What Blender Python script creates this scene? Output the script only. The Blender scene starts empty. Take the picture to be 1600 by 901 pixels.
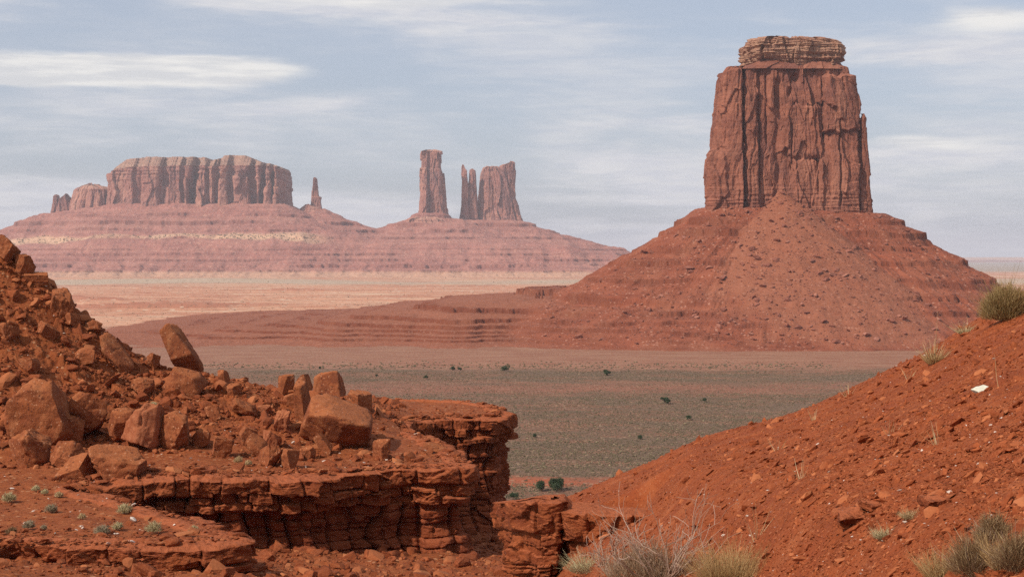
import bpy, math
import numpy as np

S = bpy.context.scene
COL = S.collection
F = 2200.0            # focal length in photo pixels (1600 wide)
HZ = 403.0            # horizon row in the photo
PLAIN = -80.0         # valley floor level below the eye
R = math.radians

# ------------------------------------------------------------------ camera
cam = bpy.data.cameras.new('camera')
cam.sensor_width = 36.0
cam.lens = F / 1600 * 36
cam.shift_y = -(450.5 - HZ) / 1600
cam.clip_start = 0.5
cam.clip_end = 200000
co = bpy.data.objects.new('camera', cam)
co.rotation_euler = (R(90), 0, 0)
COL.objects.link(co)
S.camera = co

# ------------------------------------------------------------------ light, sky, exposure
SUN_AZ = R(-127)      # clockwise from +Y (the view direction)
SUN_EL = R(41)
sd_ = (math.sin(SUN_AZ) * math.cos(SUN_EL), math.cos(SUN_AZ) * math.cos(SUN_EL), math.sin(SUN_EL))
sl = bpy.data.lights.new('sun', 'SUN')
sl.energy = 3.7
sl.angle = R(1.2)
sl.color = (1.0, 0.95, 0.88)
so = bpy.data.objects.new('sun', sl)
so.rotation_euler = (R(90) - SUN_EL, 0, R(180) - SUN_AZ)
so.location = (0, 0, 50)
COL.objects.link(so)

S.view_settings.view_transform = 'Standard'
S.view_settings.look = 'None'
S.view_settings.exposure = 0.22
S.view_settings.gamma = 1.0
S.view_settings.use_curve_mapping = False
S.cycles.use_denoising = False
S.cycles.max_bounces = 5
S.cycles.diffuse_bounces = 2
S.cycles.glossy_bounces = 1
S.cycles.transmission_bounces = 1
S.cycles.volume_bounces = 0
S.cycles.use_adaptive_sampling = False
S.cycles.sample_clamp_direct = 4.0
S.cycles.sample_clamp_indirect = 2.0


class NT:
    """small helper to write node graphs as expressions"""
    def __init__(s, tree):
        s.t = tree
        s.n = tree.nodes
        s.l = tree.links

    def node(s, typ, **kw):
        nd = s.n.new(typ)
        for k, v in kw.items():
            setattr(nd, k, v)
        return nd

    def put(s, sock, v):
        if v is None:
            return
        if hasattr(v, 'is_output'):
            s.l.new(v, sock)
        elif isinstance(v, (tuple, list)):
            if len(v) == 3 and sock.type == 'RGBA':
                v = (*v, 1.0)
            sock.default_value = v
        else:
            sock.default_value = v

    def m(s, op, a, b=None, c=None, clamp=False):
        nd = s.node('ShaderNodeMath', operation=op, use_clamp=clamp)
        s.put(nd.inputs[0], a)
        if b is not None:
            s.put(nd.inputs[1], b)
        if c is not None:
            s.put(nd.inputs[2], c)
        return nd.outputs[0]

    def mix(s, f, a, b, mode='MIX'):
        nd = s.node('ShaderNodeMix', data_type='RGBA', blend_type=mode)
        s.put(nd.inputs[0], f)
        s.put(nd.inputs[6], a)
        s.put(nd.inputs[7], b)
        return nd.outputs[2]

    def ramp(s, f, lo, hi, a=0.0, b=1.0, smooth=True):
        nd = s.node('ShaderNodeMapRange')
        nd.interpolation_type = 'SMOOTHSTEP' if smooth else 'LINEAR'
        s.put(nd.inputs[0], f)
        s.put(nd.inputs[1], lo)
        s.put(nd.inputs[2], hi)
        s.put(nd.inputs[3], a)
        s.put(nd.inputs[4], b)
        return nd.outputs[0]

    def scale(s, vec, sc, loc=(0, 0, 0)):
        nd = s.node('ShaderNodeMapping')
        s.put(nd.inputs[0], vec)
        nd.inputs[1].default_value = loc
        nd.inputs[3].default_value = sc if isinstance(sc, tuple) else (sc, sc, sc)
        return nd.outputs[0]

    def noise(s, vec, sc, det=5, rough=0.6, dist=0.0):
        nd = s.node('ShaderNodeTexNoise')
        s.put(nd.inputs['Vector'], vec)
        nd.inputs['Scale'].default_value = sc
        nd.inputs['Detail'].default_value = det
        nd.inputs['Roughness'].default_value = rough
        nd.inputs['Distortion'].default_value = dist
        return nd.outputs[0]

    def voro(s, vec, sc, feature='F1', out=0):
        nd = s.node('ShaderNodeTexVoronoi', feature=feature)
        s.put(nd.inputs['Vector'], vec)
        nd.inputs['Scale'].default_value = sc
        return nd.outputs[out]

    def attr(s, name):
        nd = s.node('ShaderNodeAttribute', attribute_name=name)
        return nd.outputs['Fac']


world = bpy.data.worlds.new('World')
S.world = world
world.use_nodes = True
world.node_tree.nodes.clear()
w = NT(world.node_tree)
sky = w.node('ShaderNodeTexSky', sky_type='NISHITA')
sky.sun_disc = False
sky.sun_elevation = SUN_EL
sky.sun_rotation = SUN_AZ
sky.altitude = 200
sky.air_density = 1.0
sky.dust_density = 2.5
sky.ozone_density = 1.0
tc = w.node('ShaderNodeTexCoord')
sp = w.node('ShaderNodeSeparateXYZ')
w.l.new(tc.outputs['Generated'], sp.inputs[0])
az = w.m('ARCTAN2', sp.outputs[0], sp.outputs[1])
el = w.m('ARCSINE', sp.outputs[2])
cv = w.node('ShaderNodeCombineXYZ')
w.put(cv.inputs[0], az)
w.put(cv.inputs[1], w.m('MULTIPLY', el, 4.6))
cvec = cv.outputs[0]
warp = w.noise(cvec, 7.0, 4, 0.55)
warp2 = w.noise(w.scale(cvec, (1, 1, 1), (3.1, 7.7, 0)), 9.0, 4, 0.6)
n_mid = w.noise(w.scale(cvec, (1, 1.2, 1), (1.7, 0.4, 0)), 4.6, 7, 0.52, 0.5)
n_fine = w.noise(w.scale(cvec, (1, 1.6, 1), (5.7, 2.4, 0)), 22.0, 6, 0.62, 0.3)
azw = w.m('ADD', az, w.m('MULTIPLY', w.m('SUBTRACT', warp, 0.5), 0.08))
elw = w.m('ADD', el, w.m('MULTIPLY', w.m('SUBTRACT', warp2, 0.5), 0.017))


def ellipse(px, py, rx, ry, k, sharp=2):
    a0 = math.atan((px - 800) / F)
    e0 = math.atan((HZ - py) / F * math.cos(a0))
    dx = w.m('MULTIPLY', w.m('SUBTRACT', azw, a0), F / rx)
    dy = w.m('MULTIPLY', w.m('SUBTRACT', elw, e0), F / ry)
    r2 = w.m('ADD', w.m('MULTIPLY', dx, dx), w.m('MULTIPLY', dy, dy))
    if sharp > 2:
        r2 = w.m('MULTIPLY', r2, r2)
    return w.m('MULTIPLY', w.m('EXPONENT', w.m('MULTIPLY', r2, -1.0)), k)


def total(lst):
    t = None
    for e in lst:
        t = ellipse(*e) if t is None else w.m('ADD', t, ellipse(*e))
    return t


bright = total([(170, 112, 280, 27, 1.35, 4), (-60, 105, 200, 24, 0.8, 4), (330, 100, 140, 20, 0.7, 4),
                (1570, 30, 110, 24, 1.05), (1420, 222, 75, 13, 0.95), (1500, 232, 70, 9, 0.5), (640, 4, 380, 11, 0.75)])
veil = total([(150, 45, 450, 40, 0.75), (640, 20, 420, 26, 0.7), (1010, 188, 150, 20, 0.65), (1470, 82, 170, 22, 0.75),
              (220, 210, 260, 45, 0.42), (1520, 175, 160, 24, 0.6), (960, 262, 120, 26, 0.55), (860, 320, 100, 14, 0.5),
              (500, 160, 250, 25, 0.35), (1450, 245, 160, 24, 0.5), (820, 400, 2400, 110, 1.1)])
dn_b = w.ramp(w.m('MULTIPLY', bright, w.m('ADD', w.m('MULTIPLY', n_mid, 1.05), w.m('MULTIPLY', n_fine, 0.28))), 0.16, 0.75)
dn_v = w.m('MULTIPLY', veil, w.ramp(w.m('ADD', w.m('MULTIPLY', n_mid, 0.92), w.m('MULTIPLY', n_fine, 0.18)), 0.32, 0.78))
gen = w.m('MULTIPLY', w.ramp(w.m('ADD', w.m('MULTIPLY', n_mid, 0.88), w.m('MULTIPLY', n_fine, 0.12)), 0.40, 0.64), 0.62)
dn_v = w.m('ADD', dn_v, gen, clamp=True)
veilcol = w.mix(w.ramp(n_fine, 0.35, 0.65), (5.6, 5.7, 6.2), (6.5, 6.45, 6.6))
base = w.mix(0.55, sky.outputs[0], (4.75, 5.15, 6.15))
c1 = w.mix(w.m('MULTIPLY', dn_v, 0.9), base, veilcol)
shade = w.ramp(w.noise(w.scale(cvec, (1, 2.2, 1), (0.3, 0.9, 0)), 10.0, 5, 0.6), 0.42, 0.62)
c2 = w.mix(w.m('MULTIPLY', dn_b, 0.92), c1, w.mix(shade, (7.6, 7.45, 7.2), (6.0, 6.05, 6.2)))
bg = w.node('ShaderNodeBackground')
w.put(bg.inputs[0], c2)
bg.inputs[1].default_value = 0.10
wo = w.node('ShaderNodeOutputWorld')
w.l.new(bg.outputs[0], wo.inputs[0])

# ------------------------------------------------------------------ numeric noise
rng = np.random.default_rng(7)
_G = rng.normal(size=(256, 3)).astype(np.float32)
_G /= np.linalg.norm(_G, axis=1, keepdims=True)
_P = np.concatenate([rng.permutation(256)] * 3).astype(np.int32)


def perlin(x, y, z):
    x, y, z = np.broadcast_arrays(np.asarray(x, np.float64), np.asarray(y, np.float64), np.asarray(z, np.float64))
    xi = np.floor(x); yi = np.floor(y); zi = np.floor(z)
    fx = (x - xi).astype(np.float32); fy = (y - yi).astype(np.float32); fz = (z - zi).astype(np.float32)
    xi = xi.astype(np.int64) & 255; yi = yi.astype(np.int64) & 255; zi = zi.astype(np.int64) & 255
    u = fx * fx * fx * (fx * (fx * 6 - 15) + 10)
    v = fy * fy * fy * (fy * (fy * 6 - 15) + 10)
    t = fz * fz * fz * (fz * (fz * 6 - 15) + 10)
    out = 0
    for a in (0, 1):
        wa = u if a else 1 - u
        pa = _P[xi + a]
        for b in (0, 1):
            wb = v if b else 1 - v
            pb = _P[pa + yi + b]
            for c in (0, 1):
                wc = t if c else 1 - t
                g = _G[_P[pb + zi + c] & 255]
                out = out + wa * wb * wc * (g[..., 0] * (fx - a) + g[..., 1] * (fy - b) + g[..., 2] * (fz - c))
    return out * 1.6


def fbm(x, y, z=0.0, oct=4, gain=0.5, lac=2.03, ridged=False):
    out = 0.0; amp = 1.0; tot = 0.0
    x = np.asarray(x, np.float64); y = np.asarray(y, np.float64); z = np.asarray(z, np.float64)
    for k in range(oct):
        n = perlin(x + 17.3 * k, y + 9.1 * k, z + 4.7 * k)
        if ridged:
            n = 1 - 2 * np.abs(n)
        out = out + amp * n; tot += amp; amp *= gain
        x = x * lac; y = y * lac; z = z * lac
    return out / tot


def h1(i, seed=0):
    i = (np.asarray(i).astype(np.int64) * 374761393 + seed * 668265263) & 0xffffffff
    i = ((i ^ (i >> 13)) * 1274126177) & 0xffffffff
    i = i ^ (i >> 16)
    return (i & 0xffffff) / float(0x1000000)


def voro2(x, y, seed=0):
    """F1, F2, cell value"""
    xi = np.floor(x); yi = np.floor(y)
    f1 = np.full(np.shape(x), 9.0); f2 = f1.copy(); cid = np.zeros(np.shape(x))
    for a in (-1, 0, 1):
        for b in (-1, 0, 1):
            cx = xi + a; cy = yi + b
            k = cx.astype(np.int64) * 7919 + cy.astype(np.int64) * 104729
            px = cx + h1(k, seed); py = cy + h1(k, seed + 1)
            d = np.hypot(px - x, py - y)
            n = d < f1
            f2 = np.where(n, f1, np.minimum(f2, d))
            cid = np.where(n, h1(k, seed + 2), cid)
            f1 = np.where(n, d, f1)
    return f1, f2, cid


def facet(x, y, seed=0, tilt=1.0):
    """broken rock: cells that are tilted planes with sharp edges, about -0.5..0.5"""
    x, y = np.broadcast_arrays(np.asarray(x, float), np.asarray(y, float))
    xi = np.floor(x); yi = np.floor(y)
    f1 = np.full(x.shape, 9.0); h = np.zeros(x.shape)
    for a in (-1, 0, 1):
        for b in (-1, 0, 1):
            cx = xi + a; cy = yi + b
            k = cx.astype(np.int64) * 7919 + cy.astype(np.int64) * 104729
            dx = x - cx - h1(k, seed); dy = y - cy - h1(k, seed + 1)
            d = np.abs(dx) + np.abs(dy) * 0.9 + 0.25 * np.hypot(dx, dy)
            v = (h1(k, seed + 2) - 0.5) + tilt * ((h1(k, seed + 3) - 0.5) * dx + (h1(k, seed + 4) - 0.5) * dy)
            n = d < f1
            h = np.where(n, v, h); f1 = np.where(n, d, f1)
    return h


def voro1(s, seed=0):
    """1-D blocks: distance to the nearest joint, block value"""
    i = np.floor(s)
    b0 = i + 0.15 + 0.7 * h1(i, seed)
    lo = np.where(s < b0, i - 1, i)
    left = lo + 0.15 + 0.7 * h1(lo, seed)
    right = lo + 1 + 0.15 + 0.7 * h1(lo + 1, seed)
    return np.minimum(s - left, right - s), h1(lo, seed + 5)


def sstep(a, b, x):
    t = np.clip((x - a) / (b - a), 0, 1)
    return t * t * (3 - 2 * t)


# ------------------------------------------------------------------ mesh helpers
def tag(o, label=None, cat=None, group=None, kind=None):
    if label: o['label'] = label
    if cat: o['category'] = cat
    if group: o['group'] = group
    if kind: o['kind'] = kind
    return o


def build(name, V, faces, mat, loc=(0, 0, 0), parent=None, smooth=True, attrs=None):
    """faces: (n,k) array or list of such arrays"""
    V = np.asarray(V, np.float64) - np.asarray(loc)
    if not isinstance(faces, list):
        faces = [faces]
    faces = [np.asarray(f) for f in faces if len(f)]
    me = bpy.data.meshes.new(name)
    me.vertices.add(len(V))
    me.vertices.foreach_set('co', V.astype(np.float32).ravel())
    li = np.concatenate([f.ravel() for f in faces]).astype(np.int32)
    tot = np.concatenate([np.full(len(f), f.shape[1]) for f in faces]).astype(np.int32)
    st = np.concatenate([[0], np.cumsum(tot)[:-1]]).astype(np.int32)
    me.loops.add(len(li))
    me.loops.foreach_set('vertex_index', li)
    me.polygons.add(len(tot))
    me.polygons.foreach_set('loop_start', st)
    me.polygons.foreach_set('loop_total', tot)
    me.polygons.foreach_set('use_smooth', np.full(len(tot), smooth))
    me.update(calc_edges=True)
    me.validate()
    for k, a in (attrs or {}).items():
        at = me.attributes.new(k, 'FLOAT', 'POINT')
        at.data.foreach_set('value', np.asarray(a, np.float32).ravel())
    me.materials.append(mat)
    o = bpy.data.objects.new(name, me)
    o.location = loc
    COL.objects.link(o)
    if parent is not None:
        o.parent = parent
        if loc != (0, 0, 0):
            o.location = loc
    return o


def grid_faces(nu, nv, mask=None, wrap=False):
    a = np.arange(nu * nv).reshape(nu, nv)
    if wrap:
        a = np.concatenate([a, a[:1]], 0)
    q = np.stack([a[:-1, :-1], a[1:, :-1], a[1:, 1:], a[:-1, 1:]], -1).reshape(-1, 4)
    if mask is not None:
        q = q[mask.reshape(-1)[q].all(1)]
    return q


def empty(name, loc):
    o = bpy.data.objects.new(name, None)
    o.location = loc
    o.empty_display_size = 0.5
    COL.objects.link(o)
    return o


def ico(sub):
    import bmesh
    bm = bmesh.new()
    bmesh.ops.create_icosphere(bm, subdivisions=sub, radius=1.0)
    V = np.array([v.co[:] for v in bm.verts])
    Fc = np.array([[v.index for v in f.verts] for f in bm.faces])
    bm.free()
    return V, Fc


ICO = {k: ico(k) for k in (1, 2, 3, 4, 5)}


def rotmats(e):
    e = np.asarray(e)
    cx, sx = np.cos(e[:, 0]), np.sin(e[:, 0]); cy, sy = np.cos(e[:, 1]), np.sin(e[:, 1]); cz, sz = np.cos(e[:, 2]), np.sin(e[:, 2])
    M = np.empty((len(e), 3, 3))
    M[:, 0, 0] = cz * cy; M[:, 0, 1] = cz * sy * sx - sz * cx; M[:, 0, 2] = cz * sy * cx + sz * sx
    M[:, 1, 0] = sz * cy; M[:, 1, 1] = sz * sy * sx + cz * cx; M[:, 1, 2] = sz * sy * cx - cz * sx
    M[:, 2, 0] = -sy; M[:, 2, 1] = cy * sx; M[:, 2, 2] = cy * cx
    return M


def rock_shape(sub, nplanes, rough, seed, boxy=0.0):
    """a broken rock: sphere cut by planes, then roughened; fits about a unit box"""
    r = np.random.default_rng(seed)
    V, Fc = ICO[sub]
    V = V * 1.5
    N = r.normal(size=(nplanes, 3)); N /= np.linalg.norm(N, axis=1, keepdims=True)
    D = r.uniform(0.62, 1.0, nplanes)
    if boxy:
        B = np.array([[1, 0, 0], [-1, 0, 0], [0, 1, 0], [0, -1, 0], [0, 0, 1], [0, 0, -1]], float) + r.normal(0, 0.22, (6, 3))
        B /= np.linalg.norm(B, axis=1, keepdims=True)
        N = np.concatenate([B, N]); D = np.concatenate([r.uniform(0.62, 0.95, 6), D + boxy])
    for _ in range(3):
        for n, d in zip(N, D):
            e = np.maximum(V @ n - d, 0)
            V = V - e[:, None] * n
    if rough:
        o = r.uniform(0, 50, 3)
        nn = V / np.linalg.norm(V, axis=1, keepdims=True)
        a = fbm(V[:, 0] * 1.6 + o[0], V[:, 1] * 1.6 + o[1], V[:, 2] * 1.6 + o[2], 4, 0.55)
        lay = perlin(V[:, 0] * 0.5 + o[0], V[:, 1] * 0.5, V[:, 2] * 6 + o[2])
        V = V + nn * (rough * 1.5 * (a + 0.35 * lay))[:, None]
        crk = 1 - np.abs(fbm(V[:, 0] * 1.1 + o[1], V[:, 1] * 1.1 + o[2], V[:, 2] * 1.1 + o[0], 2))
        V = V - nn * (rough * 1.1 * np.clip((crk - 0.9) / 0.1, 0, 1))[:, None]
    V = V / (np.abs(V).max(0))
    return V, Fc


CHIPS = [rock_shape(1, 6, 0, 100 + i) for i in range(10)]
STONES = [rock_shape(2, 8, 0.03, 200 + i, 0.05) for i in range(14)]


def scatter(name, pos, size, eul, mat, templates, kind='stuff', label=None, seed=1, smooth=False, parent=None):
    if not len(pos):
        print('EMPTY', name)
        return None
    r = np.random.default_rng(seed)
    pick = r.integers(0, len(templates), len(pos))
    M = rotmats(eul)
    VV = []; FF = []; base = 0
    for k, (tv, tf) in enumerate(templates):
        idx = np.nonzero(pick == k)[0]
        if not len(idx):
            continue
        v = tv[None] * size[idx][:, None, :]
        v = np.einsum('nij,nvj->nvi', M[idx], v) + pos[idx][:, None, :]
        f = tf[None] + (np.arange(len(idx)) * len(tv))[:, None, None] + base
        VV.append(v.reshape(-1, 3)); FF.append(f.reshape(-1, tf.shape[1])); base += len(idx) * len(tv)
    o = build(name, np.concatenate(VV), np.concatenate(FF), mat, smooth=smooth, parent=parent)
    return tag(o, label, None, None, kind)


# ------------------------------------------------------------------ materials
def material(name):
    m = bpy.data.materials.new(name)
    m.use_nodes = True
    m.node_tree.nodes.clear()
    n = NT(m.node_tree)
    b = n.node('ShaderNodeBsdfPrincipled')
    b.inputs['Roughness'].default_value = 0.92
    b.inputs['Specular IOR Level'].default_value = 0.15
    o = n.node('ShaderNodeOutputMaterial')
    n.l.new(b.outputs[0], o.inputs[0])
    n.tcoord = n.node('ShaderNodeTexCoord').outputs['Object']
    n.b = b
    return m, n


def bump(n, height, strength, dist):
    bp = n.node('ShaderNodeBump')
    bp.inputs['Strength'].default_value = strength
    bp.inputs['Distance'].default_value = dist
    n.put(bp.inputs['Height'], height)
    n.l.new(bp.outputs[0], n.b.inputs['Normal'])


def rock_mat(name, dark, mid, light, unit, strata=0.0, streak=0.0, dust=None, island=False, bstr=0.7, rough=0.92, patch=None, speck=None):
    """unit: size in metres of the middle pattern"""
    m, n = material(name)
    c = n.tcoord
    s = 1.0 / unit
    a = n.noise(c, s, 6, 0.62, 0.4)
    b = n.noise(n.scale(c, 1.0, (9, 4, 2)), s * 5.5, 5, 0.65)
    col = n.mix(n.ramp(a, 0.3, 0.68), dark, mid)
    col = n.mix(n.m('MULTIPLY', n.ramp(b, 0.42, 0.75), 0.6), col, light)
    if strata:
        z = n.noise(n.scale(c, (s * 0.12, s * 0.12, s * strata)), 1.0, 4, 0.65)
        col = n.mix(n.m('MULTIPLY', n.ramp(z, 0.35, 0.7), 0.5), col, light)
        col = n.mix(n.m('MULTIPLY', n.ramp(n.noise(n.scale(c, (s * .2, s * .2, s * strata * 2.4), (3, 5, 1)), 1.0, 3, 0.6), 0.5, 0.68), 0.55), col, dark)
    if streak:
        z = n.noise(n.scale(c, (s * 2.2, s * 2.2, s * 0.16)), 1.0, 5, 0.65)
        col = n.mix(n.m('MULTIPLY', n.ramp(z, 0.47, 0.68), streak), col, tuple(x * 0.5 for x in dark))
        z2 = n.noise(n.scale(c, (s * 1.6, s * 1.6, s * 0.1), (4, 8, 3)), 1.0, 5, 0.65)
        col = n.mix(n.m('MULTIPLY', n.ramp(z2, 0.52, 0.72), streak), col, light)
    if patch:
        z = n.noise(n.scale(c, (s * 0.8, s * 0.8, s * 0.30), (11, 2, 6)), 1.0, 5, 0.6, 0.5)
        col = n.mix(n.m('MULTIPLY', n.ramp(z, 0.50, 0.62), 0.55), col, patch[0])
        z = n.noise(n.scale(c, (s * 0.9, s * 0.9, s * 0.4), (1, 22, 16)), 1.0, 5, 0.6, 0.5)
        col = n.mix(n.m('MULTIPLY', n.ramp(z, 0.52, 0.64), 0.6), col, patch[1])
    if dust:
        g = n.node('ShaderNodeNewGeometry')
        sp = n.node('ShaderNodeSeparateXYZ')
        n.l.new(g.outputs['True Normal'], sp.inputs[0])
        col = n.mix(n.m('MULTIPLY', n.ramp(sp.outputs[2], 0.55, 0.95), n.ramp(b, 0.25, 0.6, 0.35, 0.9)), col, dust)
    if island:
        g = n.node('ShaderNodeNewGeometry')
        rnd = g.outputs['Random Per Island']
        col = n.mix(n.ramp(rnd, 0.0, 0.5, 0.55, 0.0, False), col, dark)
        col = n.mix(n.ramp(rnd, 0.72, 1.0, 0.0, 0.8, False), col, light)
    if speck:
        for (sz_, thr, sc_) in speck:
            vv = n.node('ShaderNodeTexVoronoi')
            n.put(vv.inputs['Vector'], c)
            vv.inputs['Scale'].default_value = 1.0 / sz_
            pick = n.node('ShaderNodeSeparateColor')
            n.l.new(vv.outputs['Color'], pick.inputs[0])
            on = n.m('MULTIPLY', n.m('LESS_THAN', vv.outputs['Distance'], 0.42), n.m('LESS_THAN', pick.outputs[0], thr))
            col = n.mix(n.m('MULTIPLY', on, 0.8), col, sc_)
    n.put(n.b.inputs['Base Color'], col)
    n.b.inputs['Roughness'].default_value = rough
    hb = n.m('ADD', n.m('MULTIPLY', a, 0.6), n.m('ADD', n.m('MULTIPLY', b, 0.35), n.m('MULTIPLY', n.noise(c, s * 24, 4, 0.7), 0.12)))
    bump(n, hb, bstr, unit * 0.25)
    return m, n


RED = dict(dark=(0.15, 0.030, 0.014), mid=(0.30, 0.066, 0.025), light=(0.40, 0.125, 0.055))
M_hill, _ = rock_mat('red_slope_soil', (0.21, 0.047, 0.014), (0.285, 0.064, 0.018), (0.34, 0.094, 0.030), 0.9, bstr=0.9, patch=((0.225, 0.048, 0.016), (0.335, 0.094, 0.032)), speck=((0.035, 0.10, (0.38, 0.14, 0.065)), (0.03, 0.12, (0.12, 0.024, 0.010))))
M_chip, _ = rock_mat('red_shale_chips', (0.15, 0.032, 0.010), (0.29, 0.067, 0.020), (0.44, 0.145, 0.055), 0.12, island=True, bstr=0.5)
M_pale, _ = rock_mat('pale_stone', (0.45, 0.30, 0.22), (0.58, 0.45, 0.36), (0.66, 0.56, 0.47), 0.08, island=True, bstr=0.4)
M_white, _ = rock_mat('white_stone', (0.50, 0.46, 0.34), (0.62, 0.58, 0.46), (0.70, 0.67, 0.56), 0.15, bstr=0.5)
M_boulder, _ = rock_mat('red_sandstone_boulder', (0.16, 0.041, 0.016), (0.265, 0.070, 0.024), (0.36, 0.122, 0.046), 0.9, strata=1.2, dust=(0.34, 0.106, 0.036), bstr=0.9, patch=((0.13, 0.036, 0.017), (0.37, 0.135, 0.055)), speck=((0.10, 0.08, (0.42, 0.19, 0.10)), (0.14, 0.08, (0.10, 0.028, 0.014))))
M_boulder_t, _ = rock_mat('tan_sandstone_boulder', (0.24, 0.065, 0.026), (0.33, 0.105, 0.045), (0.42, 0.165, 0.08), 0.9, dust=(0.40, 0.14, 0.055), bstr=0.8)
M_left, _ = rock_mat('red_sandy_soil', (0.19, 0.046, 0.014), (0.275, 0.070, 0.021), (0.36, 0.120, 0.040), 1.6, bstr=0.8, speck=((0.22, 0.10, (0.42, 0.19, 0.09)), (0.16, 0.12, (0.13, 0.03, 0.012))))
M_rubble, _ = rock_mat('red_rubble', (0.14, 0.032, 0.011), (0.26, 0.063, 0.020), (0.39, 0.135, 0.052), 0.4, island=True, bstr=0.6)
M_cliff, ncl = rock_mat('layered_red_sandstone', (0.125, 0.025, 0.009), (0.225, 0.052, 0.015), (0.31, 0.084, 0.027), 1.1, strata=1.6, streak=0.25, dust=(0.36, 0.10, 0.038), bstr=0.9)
# lower beds: redder mudstone, with the shade under the cap put into the colour
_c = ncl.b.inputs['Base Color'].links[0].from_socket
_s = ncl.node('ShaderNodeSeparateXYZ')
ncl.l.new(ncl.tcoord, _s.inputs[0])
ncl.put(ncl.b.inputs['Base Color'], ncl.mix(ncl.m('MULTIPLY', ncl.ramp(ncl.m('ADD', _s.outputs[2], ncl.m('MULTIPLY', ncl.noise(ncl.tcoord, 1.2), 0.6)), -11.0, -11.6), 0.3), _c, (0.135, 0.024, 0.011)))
M_butte, _ = rock_mat('butte_sandstone', (0.155, 0.052, 0.033), (0.265, 0.090, 0.052), (0.345, 0.135, 0.080), 22.0, strata=0.7, streak=0.18, bstr=0.6, patch=((0.14, 0.052, 0.040), (0.36, 0.145, 0.085)))
M_cap, _ = rock_mat('butte_cap_rock', (0.20, 0.085, 0.055), (0.30, 0.135, 0.085), (0.44, 0.27, 0.17), 9.0, strata=1.2, dust=(0.40, 0.20, 0.12), bstr=0.7)
M_brub, _ = rock_mat('butte_rubble', (0.17, 0.055, 0.035), (0.27, 0.092, 0.055), (0.37, 0.155, 0.10), 3.0, island=True, bstr=0.4)
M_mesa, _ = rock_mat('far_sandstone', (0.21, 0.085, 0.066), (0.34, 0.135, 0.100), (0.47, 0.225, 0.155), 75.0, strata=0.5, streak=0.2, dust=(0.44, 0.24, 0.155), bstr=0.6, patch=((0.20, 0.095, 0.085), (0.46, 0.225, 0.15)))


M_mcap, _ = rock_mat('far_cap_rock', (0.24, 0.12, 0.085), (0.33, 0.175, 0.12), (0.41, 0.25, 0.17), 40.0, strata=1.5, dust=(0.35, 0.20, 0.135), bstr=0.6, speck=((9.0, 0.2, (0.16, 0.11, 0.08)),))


def talus_mat(name, dark, mid, light, sand, unit, speck=None):
    """slope debris with red ledges; attributes: ledge (steep bands), sand"""
    m, n = rock_mat(name, dark, mid, light, unit, strata=1.6, bstr=0.7, speck=speck)
    base = n.b.inputs['Base Color'].links[0].from_socket
    led = n.attr('ledge')
    col = n.mix(n.m('MULTIPLY', led, 0.65), base, tuple(x * 0.72 for x in dark))
    nz = n.noise(n.tcoord, 1.0 / unit * 3.0, 5, 0.7)
    sm = n.m('MULTIPLY', n.attr('sand'), n.ramp(nz, 0.3, 0.55, 0.55, 1.0), clamp=True)
    col = n.mix(sm, col, sand)
    n.put(n.b.inputs['Base Color'], col)
    return m


M_talus = talus_mat('butte_talus', (0.165, 0.042, 0.020), (0.235, 0.062, 0.029), (0.30, 0.092, 0.046), (0.30, 0.115, 0.062), 14.0, speck=((3.0, 0.12, (0.38, 0.17, 0.11)), (2.2, 0.10, (0.13, 0.04, 0.026))))
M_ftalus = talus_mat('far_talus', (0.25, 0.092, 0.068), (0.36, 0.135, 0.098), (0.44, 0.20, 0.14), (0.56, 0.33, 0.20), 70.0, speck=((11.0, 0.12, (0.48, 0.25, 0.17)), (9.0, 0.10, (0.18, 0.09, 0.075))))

# ------------------------------------------------------------------ valley floor
def plain_z(X, Y):
    far = sstep(1500, 2600, Y) * (1 - sstep(5200, 6000, Y))
    a = fbm(X / 900, Y / 420, 3.3, 4) * 7.0
    st = perlin(X / 700 + 3, Y / 330, 7.7) * 5 + fbm(X / 160, Y / 90, 1.0, 3) * 1.2
    step = np.floor(st) + sstep(0.8, 1.0, st - np.floor(st))
    z = far * (a + step * 2.2)
    rid = 11 * sstep(0.02, 0.5, fbm(X / 520 + 1.7, Y / 300, 12.0, 3)) * sstep(1750, 2100, Y) * (1 - sstep(3000, 3900, Y))
    q = rid / 2.6 + 0.25 * perlin(X / 90, Y / 60, 3.0) * (rid > 0.3)
    z = z + 2.6 * (np.floor(q) + sstep(0.75, 1.0, q - np.floor(q))) * (rid > 0.3)
    z = z + fbm(X / 60, Y / 60, 0.5, 3) * 0.35
    return PLAIN + z


nu, nv = 1300, 560
t = np.linspace(-0.9, 0.9, nu)
yy = np.geomspace(130, 46000, nv)
Yg = np.broadcast_to(yy, (nu, nv)); Xg = t[:, None] * Yg
Zg = plain_z(Xg, Yg)


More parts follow.
